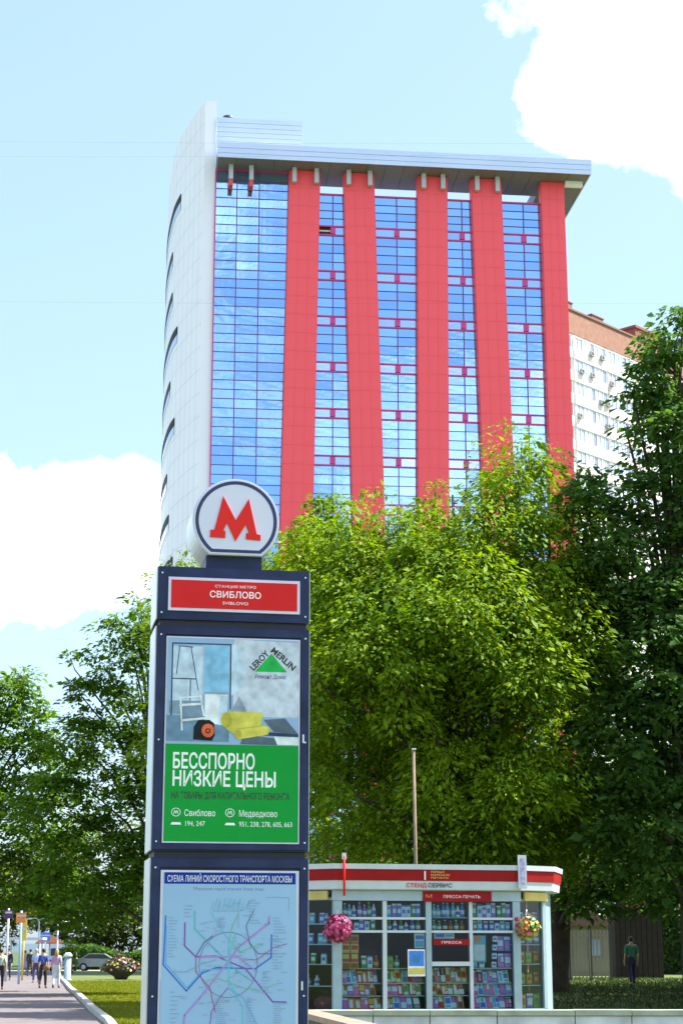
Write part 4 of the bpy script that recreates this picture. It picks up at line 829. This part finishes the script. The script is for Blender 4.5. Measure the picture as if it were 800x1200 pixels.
# far belt of trees closing the horizon
far_lab = {'a': 'far dark tree closing the end of the pavement at the left edge', 'b': 'far dark tree behind the lawn, directly over the strolling couple', 'c': 'far dark tree behind the lawn, over the flower bed', 'd': 'far dark tree hidden mostly by the metro pylon', 'e': 'dark background tree behind the left kiosk wing', 'f': 'dark background tree behind the middle of the kiosk', 'g': 'dark background tree over the iron fence', 'h': 'dark background tree behind the brown shed', 'i': 'dark background tree at the right edge behind the poplar'}
for key, px, Y, bl in (('a', -10, 190, [(-30, 1030, 50, 46), (20, 1050, 36, 36), (-10, 1080, 50, 22)]), ('b', 60, 200, [(55, 1020, 40, 46), (40, 1060, 36, 26), (85, 1060, 36, 36)]), ('c', 125, 175, [(125, 1010, 46, 60), (105, 1070, 46, 40), (150, 1080, 44, 36), (130, 1100, 56, 16)]), ('d', 190, 180, [(195, 1000, 46, 70), (180, 1080, 50, 36), (230, 1070, 50, 50)]),
                       ('e', 395, 100, [(400, 980, 60, 70), (370, 1060, 60, 50), (430, 1060, 60, 50)]), ('f', 520, 105, [(520, 960, 80, 80), (480, 1050, 60, 50), (570, 1050, 70, 50)]), ('g', 655, 112, [(650, 970, 70, 80), (625, 1050, 60, 40), (690, 1040, 60, 46)]), ('h', 745, 108, [(745, 960, 66, 90), (720, 1050, 50, 36), (775, 1060, 56, 60)]), ('i', 830, 105, [(830, 960, 76, 90), (800, 1080, 50, 70), (850, 1080, 60, 60)])):
    sz = .55 if Y > 150 else .34
    tree('background_tree', far_lab[key], (gx(px, Y), Y), Y, bl, 130, 60, sz, LM_far if Y > 150 else LM_dark, 40+ord(key), .3, group='background trees closing the horizon', spread=1.3 if Y > 150 else .8, droop=.4, inner=.35, limbs=False)
hx0, hx1 = gx(78, 166), gx(182, 166); hg = thing('clipped_hedge', 'long dark hedge along the far side of the cross path', 'hedge', (hx0, 166, 0))
hr = np.random.default_rng(77); n = 9000; q = hr.random((n, 3))*np.array([hx1-hx0, 2.2, 2.0]); dd_ = hr.normal(size=(n, 3)); dd_ /= np.linalg.norm(dd_, axis=1)[:, None]
s_ = np.cross(dd_, hr.normal(size=(n, 3))); s_ /= np.linalg.norm(s_, axis=1)[:, None]; q[:, 2] *= .85+.2*np.sin(q[:, 0]*.9)
quads('hedge_leaves', np.stack([q, q+dd_*.2+s_*.1, q+dd_*.4, q+dd_*.2-s_*.1], 1), LM_dark, hg)['kind'] = 'stuff'
MB().box(.1, hx1-hx0-.1, .3, 1.9, 0, 1.45).build('hedge_core', mat('hedge_wood', (.02, .03, .012), .95), hg)
hx0, hx1 = gx(752, 104), gx(930, 104); hg = thing('clipped_hedge', 'tall dark hedge behind the brown shed at the right edge', 'hedge', (hx0, 104, .3))
n = 9000; q = hr.random((n, 3))*np.array([hx1-hx0, 2.2, 3.6]); dd_ = hr.normal(size=(n, 3)); dd_ /= np.linalg.norm(dd_, axis=1)[:, None]
s_ = np.cross(dd_, hr.normal(size=(n, 3))); s_ /= np.linalg.norm(s_, axis=1)[:, None]; q[:, 2] *= .85+.2*np.sin(q[:, 0]*1.3)
quads('hedge_leaves', np.stack([q, q+dd_*.2+s_*.1, q+dd_*.4, q+dd_*.2-s_*.1], 1), LM_dark, hg)['kind'] = 'stuff'
MB().box(.1, hx1-hx0-.1, .3, 1.9, 0, 2.6).build('hedge_core', mat('hedge_wood', (.02, .03, .012), .95), hg)
# small conifer by the far kerb
tree('thuja_bush', 'small light green conical bush at the far end of the kerb', (gx(84, 140), 140), 140, [(84, 1122, 9, 14), (84, 1108, 5, 10)], 40, 40, .22, LM_yel, 61, .08, cat='bush', limbs=False, spread=.25)

# ================================================================== RIGHT BACKGROUND: fence, shed, house
fx0, fx1, FY = gx(646, 82), gx(716, 82), 82
fe = thing('iron_fence', 'tall iron fence of upright bars in the shade beside the kiosk', 'fence', (fx0, FY, .34)); M_iron = mat('iron_pale', (.26, .22, .20), .6, .2, var=.2)
n = 16; bar = MB().box(-.03, .03, -.02, .02, .1, 2.2).mesh('fence_bar', M_iron)
for i in range(n): link('fence_bar', bar, fe, ((fx1-fx0)*(i+.5)/n, 0, 0))
pm_ = MB().box(-.07, .07, -.07, .07, 0, 2.4).mesh('fence_post', mat('iron_dark', (.05, .05, .05), .6))
for i in range(4): link('fence_post', pm_, fe, ((fx1-fx0)*i/3, .08, 0))
for z in (.25, 1.95): MB().box(0, fx1-fx0, .02, .05, z, z+.06).build('fence_rail', M_iron, fe)
hs_ = thing('low_house', 'small beige house glimpsed through the iron fence', 'house', (gx(640, 97), 97, .3)); M_bg = mat('plaster_beige', (.20, .18, .12), .9, var=.12, scale=1)
MB().box(0, 3.6, 0, 4, 0, 2.6).build('wall', M_bg, hs_); MB().prism([(-.3, 2.6), (3.9, 2.6), (1.8, 3.8)], -.3, 4.3).build('roof', mat('roof_brown', (.14, .08, .06), .9), hs_)
for u in (.6, 2.2): w = MB().box(u, u+.8, -.04, -.001, 1.0, 2.0).build('window', mat('house_frame', (.16, .15, .12), .7), hs_); MB().box(u+.08, u+.72, -.05, -.041, 1.08, 1.92).build('pane', M_apane, w)
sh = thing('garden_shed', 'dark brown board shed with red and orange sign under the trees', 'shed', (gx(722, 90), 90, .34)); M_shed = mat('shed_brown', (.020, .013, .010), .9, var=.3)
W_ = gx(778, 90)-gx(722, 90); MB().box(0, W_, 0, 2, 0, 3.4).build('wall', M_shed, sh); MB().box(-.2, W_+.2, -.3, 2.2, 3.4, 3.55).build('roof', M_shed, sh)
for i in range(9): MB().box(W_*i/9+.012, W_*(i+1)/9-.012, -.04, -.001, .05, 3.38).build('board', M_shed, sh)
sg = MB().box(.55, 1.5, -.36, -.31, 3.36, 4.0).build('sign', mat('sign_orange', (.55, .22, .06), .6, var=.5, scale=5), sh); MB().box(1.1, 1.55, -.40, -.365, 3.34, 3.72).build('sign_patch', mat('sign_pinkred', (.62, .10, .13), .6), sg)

# ================================================================== PEOPLE
def skinned(name, V, E, Rd, m, parent, root=0, sub=1):
    me = bpy.data.meshes.new('tmp'); me.from_pydata(V, E, []); o = bpy.data.objects.new('tmp', me); COL.objects.link(o)
    md = o.modifiers.new('s', 'SKIN'); md.use_smooth_shade = True; o.modifiers.new('u', 'SUBSURF').levels = sub
    for i, r in enumerate(Rd): sv_ = me.skin_vertices[0].data[i]; sv_.radius = r if isinstance(r, tuple) else (r, r); sv_.use_root = i == root
    dg = bpy.context.evaluated_depsgraph_get(); nm = bpy.data.meshes.new_from_object(o.evaluated_get(dg)); bpy.data.objects.remove(o); bpy.data.meshes.remove(me)
    nm.materials.clear(); nm.materials.append(m); nm.name = name; return link(name, nm, parent)
def cloth(name, c): return mat('cloth_'+name, c, .85, var=.12, scale=6)
M_skin = mat('skin', (.50, .29, .20), .6, var=.05); M_eye = mat('eye_dark', (.02, .015, .01), .3)
def person(label, px, Y, yaw, H, shirt, legs, hair, stride=.25, group=None, skirt=None, bag=None, hairlong=False, sleeve=1, arm=.18, shorts=False, z=None):
    x = gx(px, Y); t = thing('person', label, 'person', (x, Y, gz(x, Y)+.006 if z is None else z), yaw, group); k = H/1.75
    def v(a, b, c): return (a*k, b*k, c*k)
    s = stride; V = [v(0, 0, .95), v(0, .01, 1.12), v(0, .02, 1.30), v(0, .015, 1.44), v(0, .02, 1.53), v(0, .03, 1.62), v(0, .025, 1.70)]
    E = [(0, 1), (1, 2), (2, 3), (3, 4), (4, 5), (5, 6)]; Rd = [(.145*k, .105*k), (.13*k, .095*k), (.155*k, .11*k), (.10*k, .085*k), (.055*k, .055*k), (.075*k, .09*k), (.062*k, .075*k)]
    J = {}
    for sx in (-1, 1):
        f = sx*s; b = len(V)
        V += [v(sx*.09, 0, .90), v(sx*.10, f*.5+.03, .50), v(sx*.10, f*.9 - (.10 if f < 0 else 0), .10 if f >= 0 else .14), v(sx*.105, f*.9+.10 - (.10 if f < 0 else 0), .035 if f >= 0 else .05), v(sx*.11, f*.9+.19 - (.10 if f < 0 else 0), .03)]
        E += [(0, b), (b, b+1), (b+1, b+2), (b+2, b+3), (b+3, b+4)]; Rd += [.092*k, .062*k, .042*k, (.042*k, .04*k), (.04*k, .03*k)]; J['leg', sx] = b
        b = len(V); g = -f*.8*arm/.18
        V += [v(sx*.17, .01, 1.42), v(sx*.225, g*.5-.01, 1.14), v(sx*.23, g*1.0+.06, .90), v(sx*.235, g*1.1+.085, .82)]
        E += [(3, b), (b, b+1), (b+1, b+2), (b+2, b+3)]; Rd += [.058*k, .043*k, .031*k, (.022*k, .038*k)]; J['arm', sx] = b
        h = b+3
        for q, (dy, dz, dx) in enumerate(((-.028, -.085, 0), (-.008, -.10, 0), (.012, -.095, 0), (.030, -.075, 0))):   # four fingers, slightly curled
            c = len(V); bx = V[h]; V += [(bx[0]-sx*.004*k, bx[1]+(dy*.9)*k, bx[2]+dz*.5*k), (bx[0]-sx*.02*k, bx[1]+(dy+.01)*k, bx[2]+dz*k)]; E += [(h, c), (c, c+1)]; Rd += [.0095*k, .008*k]
        c = len(V); bx = V[h]; V += [(bx[0]-sx*.015*k, bx[1]+.045*k, bx[2]-.02*k), (bx[0]-sx*.03*k, bx[1]+.062*k, bx[2]-.055*k)]; E += [(h-1, c), (c, c+1)]; Rd += [.011*k, .009*k]
    body = skinned('body', V, E, Rd, M_skin, t)
    def sub(name, idx, extra, m, cap=None):
        mp_ = {i: j for j, i in enumerate(idx)}; e = [(mp_[a], mp_[b]) for a, b in E if a in mp_ and b in mp_]
        rr = [tuple(q+extra*k for q in (Rd[i] if isinstance(Rd[i], tuple) else (Rd[i], Rd[i]))) for i in idx]; return skinned(name, [V[i] for i in idx], e, rr, m, t)
    a1, a2 = J['arm', -1], J['arm', 1]; l1, l2 = J['leg', -1], J['leg', 1]
    si = [0, 1, 2, 3, a1, a2] + ([a1+1, a2+1] if sleeve else []) + ([a1+2, a2+2] if sleeve > 1 else [])
    sub('shirt', si, .016, shirt)
    if skirt:
        MB().lathe([(.17*k, 1.0*k), (.19*k, .85*k), (.22*k, .6*k), (.25*k, skirt*k)][::-1], n=16).build('skirt', legs, t)
    else:
        sub('trousers', [0, 1, l1, l1+1, l2, l2+1] + ([] if shorts else [l1+2, l2+2]), .014, legs)
    for sx in (-1, 1):
        b = J['leg', sx]; skinned('shoe', [V[b+2], V[b+3], V[b+4]], [(0, 1), (1, 2)], [.048*k, (.05*k, .046*k), (.046*k, .036*k)], cloth('shoe', (.05, .045, .05)), t)
    hd = MB(); hd.ball(v(0, .008, 1.675), .092*k, .102*k, .098*k, 14, 10)
    if hairlong: hd.ball(v(0, -.055, 1.56), .088*k, .055*k, .15*k, 12, 8)
    hd.build('hair', hair, t)
    fc = MB().ball(v(0, .115, 1.615), .016*k, .022*k, .02*k, 6, 5); fc.build('nose', M_skin, t)
    for sx in (-1, 1):
        MB().ball(v(sx*.032, .108, 1.638), .011*k, .008*k, .008*k, 6, 5).build('eye', M_eye, t); MB().ball(v(sx*.088, .02, 1.625), .014*k, .022*k, .032*k, 6, 5).build('ear', M_skin, t)
    MB().ball(v(0, .112, 1.575), .026*k, .01*k, .007*k, 8, 5).build('mouth', mat('lip', (.42, .15, .13), .5), t)
    if bag:
        bx, by, bz, w, h, m, strap = bag
        bo = thing('bag', label.split(' walking')[0].replace('person', 'bag of the person') if False else strap[1], 'bag', t.location, yaw)
        MB().ball((bx*k, by*k, bz*k), w, w*.45, h, 10, 8).build('bag_body', m, bo); MB().tube([strap[0][0], strap[0][1], strap[0][2]], .012, 6).build('strap', m, bo)
    return t
dark = cloth('dark', (.025, .022, .03)); blk = mat('hair_dark', (.03, .02, .015), .6); blond = mat('hair_blond', (.42, .30, .14), .6); brn = mat('hair_brown', (.12, .06, .03), .6); gry = mat('hair_grey', (.35, .33, .32), .6)
person('person in blue shirt and black trousers strolling up the pavement with a brown bag', 50, 82, 0, 1.72, cloth('blue', (.05, .11, .48)), dark, blk, .20, sleeve=1,
       bag=(.16, -.10, .90, .16, .15, cloth('brown_bag', (.22, .13, .06)), (((.10, -.10, 1.0), (.02, -.13, 1.2), (-.12, -.02, 1.45)), 'brown shoulder bag carried by the person in blue shirt')))
person('person with blond hair in lavender top and pale trousers beside the kerb', 65.5, 82.5, 0, 1.68, cloth('lavender', (.55, .40, .60)), cloth('paleblue', (.58, .68, .76)), blond, .16, hairlong=True, sleeve=1)
person('person in light blue top and dark trousers just left of the blue shirt', 42, 97, math.pi, 1.72, cloth('sky', (.34, .50, .78)), cloth('indigo', (.05, .05, .14)), gry, .18)
person('person in pale green top cut by the left edge of the view', 0, 79, .2, 1.70, cloth('mint', (.55, .68, .58)), dark, blk, .24, bag=(-.18, -.02, .75, .15, .18, cloth('white_bag', (.7, .7, .68)), (((-.16, 0, .9), (-.2, 0, 1.0), (-.2, .02, 1.42)), 'white shopping bag carried by the person in pale green')))
person('person in dark jacket walking far down the pavement', 35, 122, 0, 1.74, cloth('coal', (.03, .03, .04)), dark, blk, .2, sleeve=2)
person('person in black standing near the bus shelter', 9, 104, math.pi, 1.78, cloth('ink', (.02, .025, .05)), cloth('slate', (.05, .07, .10)), blk, .1, sleeve=2)
person('person in pale pink dress walking in the distance', 29, 128, .1, 1.66, cloth('rose', (.60, .28, .48)), cloth('rose', (.60, .28, .48)), brn, .12, skirt=.45)
person('person in green shirt and dark trousers standing in front of the brown shed', 741, 67, .15, 1.78, cloth('bottle_green', (.05, .20, .12)), cloth('navy_trousers', (.02, .02, .05)), blk, .12, arm=.06)
person('person in dark red coat behind the flower bed', 139, 128, .3, 1.66, cloth('wine', (.22, .03, .06)), dark, brn, .12, sleeve=2)

# ================================================================== SMALL STREET THINGS
GM['plant_dark'] = mat('plant_dark', (.022, .035, .014), .7, var=.3)
def bed():
    c = atZ(149, 1147, 0); t = thing('flower_planter', 'round dark planter of yellow and orange flowers on the lawn beside the pylon', 'planter', (c.x, c.y-3, 0))
    MB().lathe([(.30, 0), (.42, .08), (.40, .14), (.86, .42), (.90, .55), (.82, .56)], n=18).build('bowl', mat('planter_dark', (.045, .035, .03), .8, var=.2), t)
    rr = np.random.default_rng(8)
    for cn, col, n in (('leaves', 'plant_dark', 620), ('blossoms', 'yellow', 70), ('blossoms', 'orange', 60), ('blossoms', 'pink', 20)):
        d = rr.normal(size=(n, 3)); d[:, 2] = np.abs(d[:, 2])*.9; d /= np.linalg.norm(d, axis=1)[:, None]; q = d*np.array([1.15, 1.0, .75])*(.85+.25*rr.random((n, 1)))+np.array([0, 0, .5])
        s = rr.normal(size=(n, 3)); s /= np.linalg.norm(s, axis=1)[:, None]; u = np.cross(d, s); z = .10 if cn == 'leaves' else .085
        tag(quads(cn, np.stack([q-s*z, q-u*z, q+s*z, q+u*z], 1), GM[col], t), kind='stuff')
bed()
c = atZ(97, 1148, 0); bo = thing('bollard', 'pale blue-grey concrete bollard standing on the lawn', 'bollard', (c.x, c.y-6, 0))
MB().lathe([(.24, 0), (.24, .1), (.19, .14), (.19, 1.3)], n=14).build('shaft', mat('bollard_blue', (.24, .34, .44), .7, var=.15), bo); MB().lathe([(.24, 1.3), (.24, 1.42), (.12, 1.55)], n=14).build('cap', M_side, bo)
def lamp(px, Y, h, label):
    t = thing('street_lamp', label, 'street lamp', (gx(px, Y), Y, 0), 0, 'lamp posts along the far pavement'); MB().tube([(0, 0, 0), (0, 0, .5), (0, 0, h)], [.09, .06, .045], 8).build('post', M_kw, t)
    for sx in (-1, 1): MB().tube([(0, 0, h-.05), (sx*.3, 0, h+.1), (sx*.62, 0, h+.06)], .03, 6).ball((sx*.7, 0, h+.04), .2, .12, .08).build('lamp_head', M_kw, t)
lamp(66, 112, 3.3, 'white twin-headed lamp post behind the strolling couple'); lamp(44, 135, 3.9, 'farther white lamp post at the end of the pavement')
def sign(px, Y, h, label, board_c, bh, bw, pc, arrow=None):
    t = thing('road_sign', label, 'sign', (gx(px, Y), Y, 0)); MB().tube([(0, 0, 0), (0, 0, h)], .06, 8).build('post', pc, t); MB().box(-bw/2, bw/2, -.10, -.065, h-bh-.1, h-.1).build('board', board_c, t)
    MB().box(-bw/2+.05, bw/2-.05, -.115, -.101, h-bh*.6, h-bh*.6+.1).build('board_stripe', M_kw, t)
sign(22, 92, 3.6, 'orange sign board on a pale blue pole by the pavement', GM['orange'], .5, .5, mat('pole_blue', (.30, .45, .65), .5)); sign(7, 100, 3.9, 'dark purple sign plate on a white pole at the left edge', mat('plate_purple', (.09, .03, .14), .5), .45, .5, M_kw)
sign(26, 104, 3.5, 'tall yellow notice on the slim yellow pole', GM['yellow'], 1.2, .35, GM['yellow']); sign(52, 128, 3.0, 'blue square sign above the far pavement', GM['blue'], .6, .7, M_side)
bs = thing('bus_shelter', 'white flat roofed bus shelter at the far left of the pavement', 'bus shelter', (gx(8, 118), 118, 0)); W_ = 2.1
MB().box(-.2, W_+.2, -.4, 1.3, 2.32, 2.48).build('roof', M_kw, bs)
for u in (0, W_): 
    for vv in (-.2, 1.1): MB().tube([(u, vv, 0), (u, vv, 2.32)], .045, 8).build('post', M_kw, bs)
MB().box(.05, W_-.05, 1.08, 1.10, .3, 2.1).build('back_pane', M_glass, bs); MB().box(.2, W_-.2, .6, 1.0, .42, .48).build('bench', GM['brown'], bs)
pa = thing('parasol', 'orange parasol over a stall in the distance', 'parasol', (gx(57, 132), 132, 0))
MB().tube([(0, 0, 0), (0, 0, 2.7)], .035, 8).build('pole', M_kw, pa); MB().lathe([(1.05, 2.15), (1.0, 2.25), (.5, 2.6), (.03, 2.8)], n=10).build('canopy', mat('parasol_orange', (.62, .20, .06), .7), pa)
def car(label, px, Y, yaw, col, van=False):
    t = thing('parked_van' if van else 'parked_car', label, 'van' if van else 'car', (gx(px, Y), Y, 0), yaw); hl = 2.4 if van else 2.15; ht = 2.25 if van else 1.46
    prof = ([(-hl, .35), (hl, .35), (hl, 1.0), (hl-.5, 1.15), (hl-1.1, 1.95), (hl-1.5, ht), (-hl+.1, ht), (-hl, 1.9)] if van else [(-hl, .35), (hl, .35), (hl+.03, .7), (hl-.25, .88), (hl-1.1, .98), (hl-1.85, 1.42), (-.9, ht), (-hl+.55, 1.05), (-hl, .98)])
    MB().prism(prof, -.86, .86).build('body', col, t); wg = mat('car_glass', (.03, .04, .05), .08)
    wn = [(hl-1.2, 1.0), (hl-1.75, 1.36), (-.85, 1.38), (-hl+.75, 1.05)] if not van else [(hl-.75, 1.15), (hl-1.2, 1.85), (hl-2.2, 1.85), (hl-2.2, 1.15)]
    for s in (-1, 1): MB().prism(wn, s*.865-.004, s*.865+.004).build('side_window', wg, t)
    MB().box(-hl-.02, -hl+.001, -.7, .7, 1.25 if van else 1.0, 1.85 if van else 1.02).build('rear_window', wg, t)
    for sx in (-1.35, 1.35):
        for s in (-1, 1): w = MB().tube([(sx, s*.70, .33), (sx, s*.90, .33)], .33, 14).build('wheel', dark, t); MB().tube([(sx, s*.901, .33), (sx, s*.91, .33)], .19, 12).build('rim', M_side, w)
    for s in (-1, 1): MB().box(-hl-.03, -hl-.001, s*.66-.12, s*.66+.12, .8, .95).build('tail_light', M_signr, t); MB().box(hl+.03, hl+.05, s*.6-.14, s*.6+.14, .62, .76).build('headlight', M_kw, t)
car('white van parked on the far path behind the lamp post', 74, 154, math.pi/2, mat('van_white', (.72, .73, .75), .3), True)
car('pale silver car parked on the far path behind the bollard', 118, 156, 0, mat('car_silver', (.30, .34, .32), .3, .3))
# overhead wires
M_wire = mat('wire_grey', (.10, .11, .12), .6)
for i, (ya, yb, Y, lab) in enumerate(((164, 168, 64, 'upper of the two close overhead wires crossing the sky at the tower top'), (186, 176, 66, 'lower of the two close overhead wires crossing the sky at the tower top'), (352, 356, 70, 'single overhead wire crossing the sky beside the tower'))):
    a, b = atY(-500, ya-6, Y), atY(1300, yb-6, Y); t = thing('overhead_wire', lab, 'wire', a); L = b-a
    pts = [L*f-Vector((0, 0, 1.2*4*f*(1-f)*.25)) for f in np.linspace(0, 1, 13)]; MB().tube(pts, .0022, 4, caps=False).build('cable', M_wire, t)
